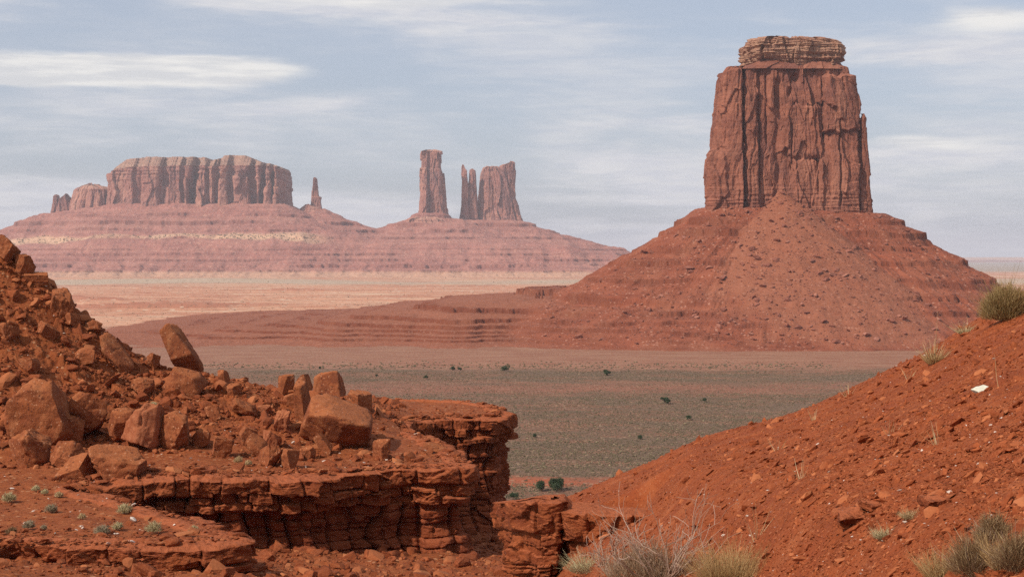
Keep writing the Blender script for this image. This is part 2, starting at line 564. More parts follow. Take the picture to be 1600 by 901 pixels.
def valley_mat():
    m, n = material('valley_floor_soil')
    c = n.tcoord
    sp = n.node('ShaderNodeSeparateXYZ')
    n.l.new(c, sp.inputs[0])
    X, Y = sp.outputs[0], sp.outputs[1]
    big = n.noise(n.scale(c, (1 / 400, 1 / 130, 1)), 1.0, 6, 0.6, 0.5)
    med = n.noise(n.scale(c, (1 / 40, 1 / 18, 1), (5, 3, 0)), 1.0, 6, 0.65)
    fine = n.noise(c, 0.5, 5, 0.7)
    Yw = n.m('ADD', Y, n.m('MULTIPLY', n.m('SUBTRACT', big, 0.5), 90))
    Yw2 = n.m('ADD', Y, n.m('MULTIPLY', n.m('SUBTRACT', big, 0.5), 700))
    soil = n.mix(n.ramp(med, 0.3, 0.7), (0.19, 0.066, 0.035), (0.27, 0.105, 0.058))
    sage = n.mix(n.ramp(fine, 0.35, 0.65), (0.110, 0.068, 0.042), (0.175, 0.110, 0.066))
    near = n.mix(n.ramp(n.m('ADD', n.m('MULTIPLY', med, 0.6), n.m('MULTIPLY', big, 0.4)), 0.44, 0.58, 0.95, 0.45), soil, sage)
    # red bare strips
    def strip(y0, hw, k, src=Yw):
        d = n.m('ABSOLUTE', n.m('SUBTRACT', src, y0))
        return n.m('MULTIPLY', n.ramp(d, 0.0, hw, 1.0, 0.0), k)
    near = n.mix(strip(872, 52, 0.4), near, (0.30, 0.105, 0.062))
    Yw = n.m('ADD', Yw, n.m('MULTIPLY', n.m('SUBTRACT', med, 0.5), 75))
    near = n.mix(strip(508, 9, 0.9), near, (0.34, 0.085, 0.035))
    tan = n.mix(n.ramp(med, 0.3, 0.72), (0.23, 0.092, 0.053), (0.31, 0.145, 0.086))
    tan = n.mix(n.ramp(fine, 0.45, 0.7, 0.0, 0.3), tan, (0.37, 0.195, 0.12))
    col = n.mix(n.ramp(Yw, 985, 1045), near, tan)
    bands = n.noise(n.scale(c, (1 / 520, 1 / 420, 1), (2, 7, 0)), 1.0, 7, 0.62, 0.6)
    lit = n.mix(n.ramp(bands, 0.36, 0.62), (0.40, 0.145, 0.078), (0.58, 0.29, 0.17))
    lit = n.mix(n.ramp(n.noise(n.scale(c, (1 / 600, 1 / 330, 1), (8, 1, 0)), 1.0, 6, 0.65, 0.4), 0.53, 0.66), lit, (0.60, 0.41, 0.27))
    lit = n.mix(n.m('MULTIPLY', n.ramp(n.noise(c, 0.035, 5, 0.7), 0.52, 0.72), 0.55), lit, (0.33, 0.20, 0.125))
    col = n.mix(n.ramp(Yw, 1480, 1750), col, lit)  # brighter beyond the butte: sunlight past the cloud shadow put into the soil colour
    rz = n.m('MULTIPLY', n.ramp(sp.outputs[2], -77.5, -73.0), n.m('MULTIPLY', n.ramp(Y, 1600, 1900), n.ramp(Y, 3900, 3200)))
    col = n.mix(n.m('MULTIPLY', rz, 0.7), col, (0.37, 0.125, 0.068))
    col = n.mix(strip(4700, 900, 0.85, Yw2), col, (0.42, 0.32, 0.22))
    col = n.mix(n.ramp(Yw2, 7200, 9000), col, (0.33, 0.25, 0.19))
    for sz_, thr, sc_ in ((2.0, 0.14, (0.34, 0.21, 0.125)), (1.5, 0.14, (0.13, 0.075, 0.048)), (7.0, 0.08, (0.17, 0.10, 0.06)), (12.0, 0.10, (0.55, 0.38, 0.26))):
        vv = n.node('ShaderNodeTexVoronoi', voronoi_dimensions='2D')
        n.put(vv.inputs['Vector'], c)
        vv.inputs['Scale'].default_value = 1.0 / sz_
        pick = n.node('ShaderNodeSeparateColor')
        n.l.new(vv.outputs['Color'], pick.inputs[0])
        on = n.m('MULTIPLY', n.m('LESS_THAN', vv.outputs['Distance'], 0.40), n.m('LESS_THAN', pick.outputs[0], n.ramp(med, 0.35, 0.65, thr * 0.4, thr * 1.6)))
        if sz_ > 5:
            on = n.m('MULTIPLY', on, n.ramp(Y, 1300, 1700))
        col = n.mix(n.m('MULTIPLY', on, 0.75), col, sc_)
    n.put(n.b.inputs['Base Color'], col)
    bump(n, n.m('ADD', fine, n.m('MULTIPLY', med, 2.0)), 0.5, 1.0)
    return m


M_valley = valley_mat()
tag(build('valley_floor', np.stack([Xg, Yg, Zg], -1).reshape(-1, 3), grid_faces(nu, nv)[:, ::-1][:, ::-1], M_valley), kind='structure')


def px2x(px, Y): return (np.asarray(px, float) - 800) / F * Y
def py2z(py, Y): return (HZ - np.asarray(py, float)) / F * Y


# ------------------------------------------------------------------ ledges on slopes
def terrace(z, levels, X, Y, sx, cover, keep=0.0):
    """levels: (z, half window, jump, seed). cover 0..1 hides the ledge. returns z, steepness"""
    led = np.zeros_like(z)
    z0 = z.copy()
    for zl, wd, A, seed in levels:
        zl2 = zl + perlin(X / (sx * 9), Y / (sx * 9), seed + 0.5) * wd * 0.5 + perlin(X / (sx * 2.2), Y / (sx * 2.2), seed + 0.9) * wd * 0.08
        pres = np.maximum(sstep(-0.3, 0.2, fbm(X / (sx * 5), Y / (sx * 5), seed * 3.7, 3)), keep) * (1 - cover)
        wob = fbm(X / sx, Y / sx, seed * 1.3, 3) * wd * 0.28
        t = (z0 + wob - zl2) / wd
        k = np.clip(1 - np.abs(t), 0, 1)
        z = z + A * pres * np.clip(t * 45, -1, 1) * k ** 1.5
        led = np.maximum(led, pres * np.exp(-(t * 6.0) ** 2))
    return z, led


# ------------------------------------------------------------------ near butte: talus
YB = 1500.0
CXB = px2x(1232, YB)
HL = np.array([(-400, 53), (0, 53), (16, 43), (44, 26), (71, 9), (91, -1.4), (108, -11.6), (129, -23), (156, -36), (160, -43), (185, -48), (212, -60), (235, -69), (255, -78), (290, -83), (900, -90)])
HR = np.array([(-400, 46), (0, 46), (16, 38.5), (38, 26), (46, 15), (80, 0.4), (86, -7.4), (108, -20), (112, -28), (137, -40), (155, -50), (178, -64), (205, -78), (240, -84), (900, -90)])
AP = np.array([(-700, 0), (-480, 0), (-400, 3), (-300, 7), (-220, 11), (-136, 22), (-68, 29), (14, 36), (60, 38), (200, 38), (420, 38), (520, 26), (640, 8), (800, 2)])


def butte_ground(X, Y):
    wx = X + fbm(X / 60, Y / 60, 2.0, 3) * 8
    wy = Y + fbm(X / 60, Y / 60, 8.0, 3) * 8
    qx = np.abs(wx - CXB) - 70; qy = np.abs(wy - YB) - 36
    d = np.hypot(np.maximum(qx, 0), np.maximum(qy, 0)) + np.minimum(np.maximum(qx, qy), 0) - 22
    side = sstep(-1, 1, (X - CXB) / (np.abs(Y - YB) + 40))
    z = np.interp(d, HL[:, 0], HL[:, 1]) * (1 - side) + np.interp(d, HR[:, 0], HR[:, 1]) * side
    gul = fbm(np.arctan2(X - CXB, Y - YB) * 9, d / 160, 4.0, 4, ridged=True)
    gul2 = fbm(np.arctan2(X - CXB, Y - YB) * 22, d / 120, 14.0, 3, ridged=True)
    z = z + ((gul - 0.75) * 6.0 + (gul2 - 0.6) * 1.2 - 2.0) * sstep(5, 60, d) * (1 - sstep(190, 260, d)) + fbm(X / 18, Y / 18, 31.0, 3) * 1.2 * sstep(0, 20, d)
    # debris cone in front of the tower
    cx, cy = px2x(1222, 1445), 1455.0
    ang = np.arctan2(X - cx, cy - Y)
    rr = np.hypot(X - cx, (Y - cy))
    cone = 73 - 0.625 * rr - 16 * sstep(0.5, 1.5, np.abs(ang)) + fbm(X / 22, Y / 22, 5.0, 4) * 3.0
    cover = sstep(-6, 8, cone - z)
    z = np.maximum(z, cone)
    ap = PLAIN - 3 + np.interp(X, AP[:, 0], AP[:, 1]) * sstep(1245, 1470, Y + fbm(X / 90, 1.0, 3.0, 4) * 45) * 1.08 * (1 - sstep(1800, 2300, Y))
    ap = ap + fbm(X / 70, Y / 40, 9.0, 4) * 1.8 + 2.5
    zz = np.where(z > ap, z, ap)
    k = np.clip(0.5 + (z - ap) / 14, 0, 1)
    zz = ap * (1 - k) + z * k + 3.0 * k * (1 - k)
    lv = [(37, 7, 3.6, 1), (24, 6, 3.4, 2), (8, 5, 2.2, 3), (-6, 6, 2.6, 4), (-22, 5, 1.9, 6), (-40, 8, 4.8, 5), (-52, 5, 2.4, 7), (-60, 4, 1.9, 9), (-66, 3, 1.7, 8), (-70, 2, 1.2, 10), (-73, 1.6, 1.0, 11), (-76, 1.6, 1.1, 12)]
    zz, led = terrace(zz, lv, X, Y, 11.0, cover * 0.9, np.maximum(0.15, 0.9 * (1 - k)))
    zz = zz + fbm(X / 7, Y / 7, 6.0, 3) * 0.8
    edge = sstep(1180, 1260, Y + fbm(X / 60, Y / 60, 1.1, 2) * 12)
    zz = (PLAIN - 2.5) * (1 - edge) + zz * edge
    fade = sstep(-560, -430, X)
    zz = (PLAIN - 2.5) * (1 - fade) + zz * fade
    sand = sstep(-0.1, 0.5, cover * 0.5 + fbm(X / 40, Y / 40, 2.2, 3) * 0.6) * 0.55
    sand = np.maximum(sand, 0.55 * (1 - k) * (1 - led))
    return zz, led, sand


nu, nv = 1250, 560
tp = np.linspace(px2x(120, 1.0), px2x(1800, 1.0), nu)
yy = np.concatenate([np.linspace(1165, 1530, 440), np.linspace(1531, 2100, 121)[1:]])
Yg = np.broadcast_to(yy, (nu, nv)); Xg = tp[:, None] * Yg
Zg, led, sand = butte_ground(Xg, Yg)
butte = empty('butte', (float(CXB), YB, PLAIN))
tag(butte, 'largest nearest red butte with layered flat cap and wide talus skirt, right of centre', 'butte')
OB = (float(CXB), YB, PLAIN)


def part(name, V, Fc, mat, parent, smooth=True, attrs=None):
    o = build(name, np.asarray(V) - np.asarray(parent.location), Fc, mat, parent=parent, smooth=smooth, attrs=attrs)
    return o


part('talus', np.stack([Xg, Yg, Zg], -1).reshape(-1, 3), grid_faces(nu, nv), M_talus, butte, attrs={'ledge': led, 'sand': sand})

r = np.random.default_rng(11)
n = 11000
ps = r.uniform(850, 1560, n)
cyl = r.random(n) < 0.45
ps = np.where(cyl, 1235 + r.normal(0, 95, n), ps)
Ys = 1445 - 230 * r.random(n) ** 1.1
Xs = px2x(ps, Ys)
zs, ls, _ = butte_ground(Xs, Ys)
keep = zs > PLAIN + 5
keep &= (fbm(Xs / 25, Ys / 25, 3.1, 3) + r.random(n) * 0.8) > 0.25
Xs, Ys, zs = Xs[keep], Ys[keep], zs[keep]
n = len(Xs)
sz = 0.36 * (1 - r.random(n)) ** -0.46
sz = np.minimum(sz, 3.4)
size = sz[:, None] * r.uniform(0.6, 1.3, (n, 3)) * np.array([1.2, 1.0, 0.65])
scatter('fallen_rubble', np.stack([Xs, Ys, zs + size[:, 2] * 0.3], -1) - np.array(OB), size, r.uniform(-0.4, 0.4, (n, 3)) + np.array([0, 0, 1]) * r.uniform(0, 6, (n, 1)),
        M_brub, CHIPS, seed=3, parent=butte)


# ------------------------------------------------------------------ towers
def superell(th, p):
    c, s = np.cos(th), np.sin(th)
    k = (np.abs(c) ** p + np.abs(s) ** p) ** (-1 / p)
    return c * k, s * k


def tower_mesh(name, Y0, rows, depth, colw, parent, mat, nth=900, nz=330, p=4.5, seed=0, amp=1.0, strata=(0.35, 3.0, 1.2), feats=(), panels=(), toplump=0.0, rim=0.0, cracks=1.0, topn=1.0, pct=86, corner=0.8, front=0.62):
    """rows: (py, px left, px right) from the top down, at depth Y0"""
    rows = np.array(rows, float)
    K1 = Y0 / F
    Yn, Yr = Y0 - corner * depth, Y0 + corner * depth           # near and rear corners make the outline
    zr = py2z(rows[:, 0], Yn)
    xl = np.where(rows[:, 1] > 800, px2x(rows[:, 1], Yr), px2x(rows[:, 1], Yn))
    xr = np.where(rows[:, 2] > 800, px2x(rows[:, 2], Yn), px2x(rows[:, 2], Yr))
    z = np.linspace(zr[-1], zr[0], nz)
    xl = np.interp(z, zr[::-1], xl[::-1]); xr = np.interp(z, zr[::-1], xr[::-1])
    nf = int(nth * front)
    th = np.concatenate([np.linspace(-math.pi * 1.08, math.pi * 0.08, nf, endpoint=False), np.linspace(math.pi * 0.08, math.pi * 0.92, nth - nf, endpoint=False)])
    cx_, sy_ = superell(th, p)
    hw = (xr - xl) / 2; cx = (xl + xr) / 2
    wmax = hw.max()
    hd = depth * (0.35 + 0.65 * hw / wmax)
    X = cx[None] + cx_[:, None] * hw[None]
    Yv = Y0 + sy_[:, None] * hd[None]
    Z = np.broadcast_to(z, X.shape).copy()
    # arc length for the columns
    ax = cx_ * wmax; ay = sy_ * depth
    seg = np.hypot(np.diff(np.r_[ax, ax[0]]), np.diff(np.r_[ay, ay[0]]))
    s = np.r_[0, np.cumsum(seg)[:-1]]
    nx = cx_ / wmax; ny = sy_ / depth
    nx = np.sign(cx_) * np.abs(cx_) ** (p - 1) / wmax; ny = np.sign(sy_) * np.abs(sy_) ** (p - 1) / depth
    nn = np.hypot(nx, ny); nx /= nn; ny /= nn
    H = zr[0] - zr[-1]
    v = (Z - zr[-1]) / H
    Sg = np.broadcast_to(s[:, None], X.shape)
    wob = perlin(Sg / (colw * 3), Z / (colw * 4), seed + 0.3) * colw * 0.45 + fbm(Sg / colw, Z / (colw * 1.5), seed + 4.3, 3) * colw * 0.14
    d = np.zeros_like(X)
    for k, (cw, a, cr) in enumerate(((colw * 3.1, 1.0, 0.45), (colw * 1.25, 0.35, 0.4), (colw * 0.5, 0.08, 0.12))):
        jd, bv = voro1((Sg + wob) / cw, seed * 10 + k)
        hcut = h1(np.floor(bv * 9973), seed + k)                     # some columns stop part way up
        cut = sstep(0.03, -0.03, v - (0.25 + 1.1 * hcut))
        d += a * colw * 0.34 * (bv - 0.5) * (0.45 + 0.55 * cut)
        d -= cr * cracks * colw * 0.16 * np.exp(-(jd * cw / (0.055 * colw + 0.02 * cw)) ** 2) * sstep(-0.35, 0.25, fbm(Sg / cw * 0.5 + 3, Z / (H * 0.45), seed + k + .5, 2))
        d -= a * colw * 0.06 * np.exp(-jd * cw / (0.2 * cw))
    f1, f2, cid = voro2((Sg + wob) / (colw * 1.9), Z / (colw * 3.6) + perlin(Sg / colw, Z / colw, seed + .8) * 0.15, seed + 13)
    d += colw * 0.15 * (cid - 0.5) * sstep(0, 0.06, f2 - f1)
    wy = fbm(Sg / colw, Z / (colw * 2), seed + 5.5, 3)
    d += colw * 0.60 * facet((Sg + wob * .5) / (colw * 2.3), Z / (colw * 5.5) + wy * 0.12, seed + 21, 1.5)
    d += colw * 0.17 * facet((Sg + wob * .5) / (colw * 0.9), Z / (colw * 2.4) + wy * 0.12, seed + 22, 1.2)
    d += colw * 0.06 * facet(Sg / (colw * 0.36) + wy * .2, Z / (colw * 0.8), seed + 23, 1.0)
    f1, f2, cid = voro2(Sg / (colw * 0.8), Z / (colw * 1.5), seed + 3)
    d += colw * 0.07 * (cid - 0.5) * sstep(0, 0.10, f2 - f1)
    d += fbm(Sg / (colw * 0.7), Z / (colw * 1.6), seed + 7.0, 5, 0.6) * colw * 0.055
    # bedding
    lim, per, sa = strata
    bed = perlin(Sg / (colw * 6) + 5, Z / per, seed + 2.0) + 0.5 * perlin(Sg / (colw * 2), Z / (per * 0.45), seed + 5.0)
    d += bed * sa * np.maximum(1 - sstep(lim * 0.6, lim * 1.4, v), 0.12)
    d = (d - np.percentile(d, pct)) * amp
    for (fx, y0, y1, wd, dp) in feats:                               # vertical grooves and hollows seen in the photo
        x0 = px2x(fx, Yn); za, zb = py2z(y1, Yn), py2z(y0, Yn); wm = wd * Y0 / F
        wgl = perlin(Z / (colw * 1.5), fx * 1.7, 0.5) * (wm * 0.5 + 1.0 * K1)
        g = np.exp(-((X + wgl - x0) / wm) ** 2) * sstep(za - 6, za + 4, Z) * (1 - sstep(zb - 3, zb + 5, Z)) * (sy_[:, None] < 0.1)
        d = d - dp * g
    for (xa, xb, y0, y1, off) in panels:
        ea = px2x(xa, Yn); eb = px2x(xb, Yn); za, zb = py2z(y1, Yn), py2z(y0, Yn)
        wg = perlin(Z / (colw * 0.9), xa * 1.3, 0.2) * 2.0
        wz = perlin(X / (colw * 0.6), y0 * 1.3, 1.2) * 4.0
        g = sstep(ea - 0.8, ea + 0.8, X + wg) * (1 - sstep(eb - 0.8, eb + 0.8, X + wg)) * sstep(za - 2, za + 1, Z + wz) * (1 - sstep(zb - 1.5, zb + 1.5, Z + wz)) * sstep(-0.6, -0.9, sy_)[:, None]
        d = d + off * g
    if rim:
        d -= rim * sstep(0.93, 1.0, v) ** 2
    Z = Z + fbm(s / (colw * 1.3), 0 * s, seed + 6.6, 4)[:, None] * colw * 0.30 * topn * sstep(0.9, 1, v)
    X = X + nx[:, None] * d; Yv = Yv + ny[:, None] * d
    # top closes inward
    m = 14
    tv = np.linspace(0, 1, m + 1)[1:]
    mx, my = X[:, -1].mean(), Y0
    TX = X[:, -1:] + (mx - X[:, -1:]) * tv; TY = Yv[:, -1:] + (my - Yv[:, -1:]) * tv
    TZ = Z[:, -1:] + toplump * (fbm(TX / (wmax * 0.35), TY / (wmax * 0.35), seed + 1.0, 4) + 0.25) * sstep(0, 0.25, tv)[None]
    A = np.stack([np.concatenate([X, TX], 1), np.concatenate([Yv, TY], 1), np.concatenate([Z, TZ], 1)], -1)
    return part(name, A.reshape(-1, 3), grid_faces(nth, nz + m, wrap=True), mat, parent)


tower_mesh('tower', YB, [(101, 1165, 1318), (102, 1128, 1327), (104, 1119, 1330), (112, 1115, 1332), (127, 1114, 1334), (150, 1113, 1340), (170, 1111, 1346), (200, 1108, 1350),
                         (234, 1105, 1355), (241, 1099, 1357), (265, 1096, 1361), (300, 1095, 1366), (322, 1094, 1370), (332, 1091, 1374), (348, 1087, 1380), (372, 1080, 1386)],
           58, 9.5, butte, M_butte, nth=1300, nz=420, seed=3, p=7.0, pct=84, strata=(0.26, 2.6, 1.5),
           feats=[(1161, 104, 330, 1.4, 7), (1286, 118, 215, 1.5, 5), (1278, 235, 300, 2.2, 4), (1236, 195, 262, 1.3, 3), (1244, 118, 128, 5, 7), (1236, 140, 149, 3, 5),
                  (1341, 178, 330, 1.8, 8), (1215, 125, 330, 5.5, 4.5), (1186, 150, 300, 1.4, 3.5), (1262, 245, 250, 9, 3.0), (1310, 190, 320, 1.5, 4), (1197, 115, 220, 1.5, 3), (1300, 205, 216, 6, 3)],
           panels=[(1110, 1161, 100, 345, 9.0), (1098, 1136, 234, 345, 3.5), (1286, 1340, 118, 205, 8.0), (1296, 1340, 205, 345, 5.0), (1165, 1183, 100, 345, 4.5), (1228, 1272, 165, 245, 2.5), (1240, 1284, 250, 345, 3.5)])
tower_mesh('cap', YB - 2, [(58, 1172, 1300), (59, 1159, 1310), (62, 1155, 1317), (65, 1154, 1320), (71, 1153, 1324), (74, 1157, 1321), (78, 1154, 1324), (84, 1155, 1324), (86, 1158, 1320), (91, 1156, 1323), (94, 1162, 1316), (102, 1166, 1316)],
           46, 6.0, butte, M_cap, nth=1000, nz=120, seed=8, amp=1.5, p=8.0, pct=84, strata=(3.0, 1.7, 1.3), toplump=6.0, topn=1.6, cracks=0.8,
           feats=[(1180, 94, 101, 22, 6), (1208, 93, 102, 22, 6), (1296, 63, 69, 12, 4)])
# low shelf of debris under the cap
tower_mesh('shelf', YB, [(95, 1164, 1316), (99, 1154, 1319), (104, 1138, 1322), (109, 1128, 1324)], 49, 9.0, butte, M_butte, p=7.0, nth=700, nz=40, seed=5, amp=0.3, strata=(3.0, 2.0, 0.5), cracks=0.2, toplump=1.0)
tower_mesh('pillar', YB - 44, [(177, 1347, 1350), (179, 1345, 1354), (184, 1343, 1357), (195, 1343, 1356), (230, 1342, 1358), (260, 1341, 1361), (320, 1341, 1364), (350, 1340, 1368)], 8, 4.0, butte, M_butte, nth=220, nz=160, seed=12, amp=0.8, strata=(0.2, 2.0, 0.5), p=2.6)

# ------------------------------------------------------------------ far mesa country
YF = 7000.0
K7 = YF / F
MESA_X = (px2x(82, YF), px2x(445, YF))


def talus_from(X, Y, xa, xb, hd, y0, zb, sl, sr, r0=40):
    cx = (xa + xb) / 2; hx = (xb - xa) / 2
    qx = np.abs(X - cx) - hx + r0; qy = np.abs(Y - y0) - hd + r0
    d = np.hypot(np.maximum(qx, 0), np.maximum(qy, 0)) + np.minimum(np.maximum(qx, qy), 0) - r0
    side = sstep(-1, 1, (X - cx) / (hx * 0.5 + 60))
    sl = sl * (1 - side) + sr * side
    d = np.maximum(d, 0)
    return zb - sl * d + 0.00025 * np.minimum(d, 500) ** 2, d


PED = np.array([(-3500, 44), (-2600, 46), (-2290, 48), (-1200, 52), (-700, 70), (-560, 74), (0, 72), (250, 60), (330, 30), (480, 18), (560, -20), (800, -70), (2000, -84)])


def far_ground(X, Y):
    wx = X + fbm(X / 300, Y / 300, 2.0, 3) * 40
    wy = Y + fbm(X / 300, Y / 300, 8.0, 3) * 40
    zs = []
    zs.append(talus_from(wx, wy, MESA_X[0] - 10, MESA_X[1] + 10, 180, YF, py2z(322, YF), 0.50, 0.50)[0])
    zs[0] = zs[0] - 48 * sstep(px2x(215, YF), px2x(80, YF), wx)
    zs.append(talus_from(wx, wy, px2x(478, YF), px2x(504, YF), 40, YF, py2z(328, YF), 0.60, 0.42)[0])
    zs.append(talus_from(wx, wy, px2x(650, YF), px2x(700, YF), 70, YF, py2z(336, YF), 0.46, 0.40)[0])
    zs.append(talus_from(wx, wy, px2x(715, YF), px2x(816, YF), 110, YF + 140, py2z(344, YF), 0.40, 0.42)[0])
    tal = np.maximum.reduce(zs)
    gul = fbm(X / 120, Y / 300, 4.0, 4, ridged=True)
    tal = tal + gul * 12
    pedh = np.interp(X + fbm(X / 400, 3.0, 1.0, 3) * 60, PED[:, 0], PED[:, 1])
    front = Y - (5830 + fbm(X / 260, 2.0, 6.0, 5) * 110 + 70 * perlin(X / 900, 1, 2))
    rise = np.clip(front / 560, 0, 1)
    ped = PLAIN - 4 + (pedh - PLAIN) * (0.20 * rise ** 0.7 + 0.80 * rise) + np.maximum(front - 560, 0) * 0.04
    ped = ped + fbm(X / 130, Y / 90, 9.0, 4) * 8 - 13 * np.clip(fbm(X / 95 + 0.3 * fbm(X / 60, Y / 60, 2, 2), Y / 520, 22.0, 3, ridged=True), 0, 1) * sstep(0, 0.15, rise) * (1 - sstep(0.7, 1, rise))
    back = sstep(7600, 9000, Y)
    ped = ped * (1 - back) + (PLAIN - 4) * back
    k = np.clip(0.5 + (tal - ped) / 60, 0, 1)
    z = ped * (1 - k) + tal * k + 12 * k * (1 - k)
    lv = [(205, 20, 6, 1), (165, 22, 8, 2), (128, 20, 6, 3), (95, 16, 4, 4), (38, 9, 3, 5), (16, 9, 5.5, 7), (-10, 10, 4.5, 8), (-34, 13, 8.5, 9), (-56, 9, 4, 10)]
    z, led = terrace(z, lv, X, Y, 48.0, np.zeros_like(X), 0.2 * (z < 45))
    z = z + fbm(X / 30, Y / 30, 6.0, 3) * 3
    row = HZ - z / Y * F + fbm(X / 160, Y / 200, 5.0, 3) * 5 - 3 * sstep(-2000, -1300, X)
    hgt = z + fbm(X / 160, Y / 160, 1.0, 3) * 22
    sand = sstep(58, 72, hgt) * (1 - sstep(100, 120, hgt + 14 * sstep(-1300, -2200, X))) * (1 - sstep(-1000, -780, X)) * sstep(520, 580, front)
    low = (1 - sstep(-66, -50, z)) * 0.9
    return z, led * (1 - sand), np.maximum(sand, low * 0.75)


nu, nv = 1000, 470
tp = np.linspace(px2x(-260, 1.0), px2x(1180, 1.0), nu)
yy = np.concatenate([np.linspace(5700, 7060, 400), np.linspace(7070, 9100, 70)])
Yg = np.broadcast_to(yy, (nu, nv)); Xg = tp[:, None] * Yg
Zg, led, sand = far_ground(Xg, Yg)
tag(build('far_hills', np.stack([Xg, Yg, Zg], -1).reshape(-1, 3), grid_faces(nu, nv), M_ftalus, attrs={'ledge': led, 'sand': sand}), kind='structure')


def thing_at(name, px, py, Y, label, cat, group=None):
    o = empty(name, (float(px2x(px, Y)), float(Y), float(py2z(py, Y))))
    return tag(o, label, cat, group)


mesa = thing_at('mesa', 262, 330, YF, 'long flat-topped mesa with sheer lilac cliffs, far left on the horizon', 'mesa')


def mesa_mesh():
    nth, nz = 1500, 200
    # plan outline as a closed loop, front side detailed
    nf = 1150
    xs = np.linspace(px2x(176, YF), px2x(443, YF), nf)
    pxs = np.linspace(176, 443, nf)
    yf = YF - 150 + 55 * np.sin((pxs - 176) / 267 * 3.1) * -1
    for p0, wd, dp in ((268, 7, 55), (314, 6, 95), (350, 4, 60), (300, 3, 25), (374, 7, 50), (405, 5, 50), (419, 4, 65), (433, 3, 55), (230, 6, 30), (338, 3, 30)):
        yf = yf + dp * np.exp(-((pxs - p0) / wd) ** 4)
    yf += 110 * sstep(438, 443, pxs) ** 2 + 150 * (1 - sstep(176, 186, pxs)) ** 2
    yb = YF + 260
    back = np.linspace(1, 0, nth - nf)
    xb = xs[0] + (xs[-1] - xs[0]) * back
    x = np.r_[xs, xb]; y = np.r_[yf, np.full(nth - nf, yb) - 60 * (2 * back - 1) ** 6]
    px = 800 + x / YF * F
    top_py = np.interp(px, [170, 176, 182, 195, 220, 330, 338, 350, 400, 425, 436, 440, 446], [300, 284, 273, 267, 264, 262, 264, 262, 262, 262, 263, 265, 268])
    top_py = top_py + fbm(px / 5.0, 0 * px, 1.0, 3) * 1.6
    zb, zt = py2z(340, YF), py2z(top_py, YF)
    v = np.linspace(0, 1, nz)
    Z = zb + (zt - zb)[:, None] * v[None]
    dx = np.gradient(x); dy = np.gradient(y); L = np.hypot(dx, dy)
    s = np.cumsum(L)
    nx, ny = dy / L, -dx / L
    k = np.ones(9) / 9
    nx = np.convolve(nx, k, 'same'); ny = np.convolve(ny, k, 'same')
    Sg = np.broadcast_to(s[:, None], Z.shape); V = np.broadcast_to(v, Z.shape)
    d = np.zeros_like(Z)
    for kk, (cw, a) in enumerate(((190, 16), (64, 4), (20, 1.0))):
        jd, bv = voro1((Sg + perlin(Sg / 90, Z / 120, kk + .2) * 16) / cw, 40 + kk)
        cut = sstep(0.04, -0.04, V - (0.3 + 1.0 * h1(np.floor(bv * 9973), kk)))
        d += a * (bv - 0.5) * (0.4 + 0.6 * cut) - a * 0.7 * np.exp(-(jd * cw / (0.09 * cw)) ** 2)
    d += fbm(Sg / 30, Z / 50, 3.0, 4) * 7
    f1, f2, cid = voro2(Sg / 62 + perlin(Sg / 60, Z / 60, 3.3) * .3, Z / 130, 77)
    wy = fbm(Sg / 60, Z / 120, 5.5, 3)
    d += 20 * facet(Sg / 85 + wy * .3, Z / 190 + wy * .3, 61, 1.3) + 8 * facet(Sg / 34 + wy * .3, Z / 80 + wy * .3, 62, 1.2) + 3 * facet(Sg / 14, Z / 26, 63, 1.0)
    d += (1 - V) ** 3 * 18
    d += perlin(Sg / 300, Z / 12, 5.0) * 5 * (V > 0.75) + perlin(Sg / 300, Z / 9, 2.0) * 4 * (V < 0.2)
    X = x[:, None] + nx[:, None] * d; Yv = y[:, None] + ny[:, None] * d
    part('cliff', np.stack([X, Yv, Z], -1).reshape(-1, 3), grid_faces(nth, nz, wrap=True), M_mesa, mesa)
    # sloping top over the cliffs
    rows = 46
    tv = np.linspace(0, 1, rows)
    yc = YF + 60
    TX = X[:, -1:] + 0 * tv; TY = Yv[:, -1:] + (yc - Yv[:, -1:]) * tv
    PX = 800 + TX / YF * F
    cap_py = np.interp(PX, [170, 178, 190, 205, 240, 322, 329, 334, 345, 356, 368, 390, 412, 430, 438, 446], [290, 276, 262, 251, 247.5, 247.5, 248.5, 255, 251, 246, 244.5, 245.5, 255, 258, 261, 264])
    cap_py = cap_py + fbm(PX / 3.0, TY / 40, 2.0, 3) * 1.0
    zc = py2z(cap_py, YF)
    prof = sstep(0.0, 0.35, tv)[None] + fbm(TX / 60, TY / 60, 4.0, 3) * 0.12 * np.minimum(tv * 5, 1)
    step = prof * 3; prof = (np.floor(step) + sstep(0.45, 0.9, step - np.floor(step))) / 3
    TZ = Z[:, -1:] + np.maximum(zc - Z[:, -1:], 0) * np.clip(prof, 0, 1.1)
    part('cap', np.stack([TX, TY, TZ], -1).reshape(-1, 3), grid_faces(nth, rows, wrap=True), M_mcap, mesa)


mesa_mesh()
tower_mesh('shoulder', YF - 20, [(290, 130, 160), (292, 122, 172), (296, 117, 178), (310, 114, 180), (330, 110, 182), (345, 107, 184)], 130, 42, mesa, M_mesa, nth=500, nz=120, seed=21, corner=0.25, amp=0.9, strata=(0.3, 12, 4), toplump=20)
tower_mesh('knob', YF - 20, [(304, 99, 107), (308, 93, 110), (316, 91, 114), (330, 88, 118), (345, 84, 122)], 60, 26, mesa, M_mesa, nth=260, nz=90, seed=23, corner=0.25, strata=(0.3, 10, 3), toplump=10)
tower_mesh('pinnacle', YF - 20, [(305, 84, 92), (307, 82, 93), (318, 81, 94), (334, 79, 97), (348, 77, 99)], 38, 16, mesa, M_mesa, nth=200, nz=100, seed=25, corner=0.25, strata=(0.3, 10, 3), toplump=5)

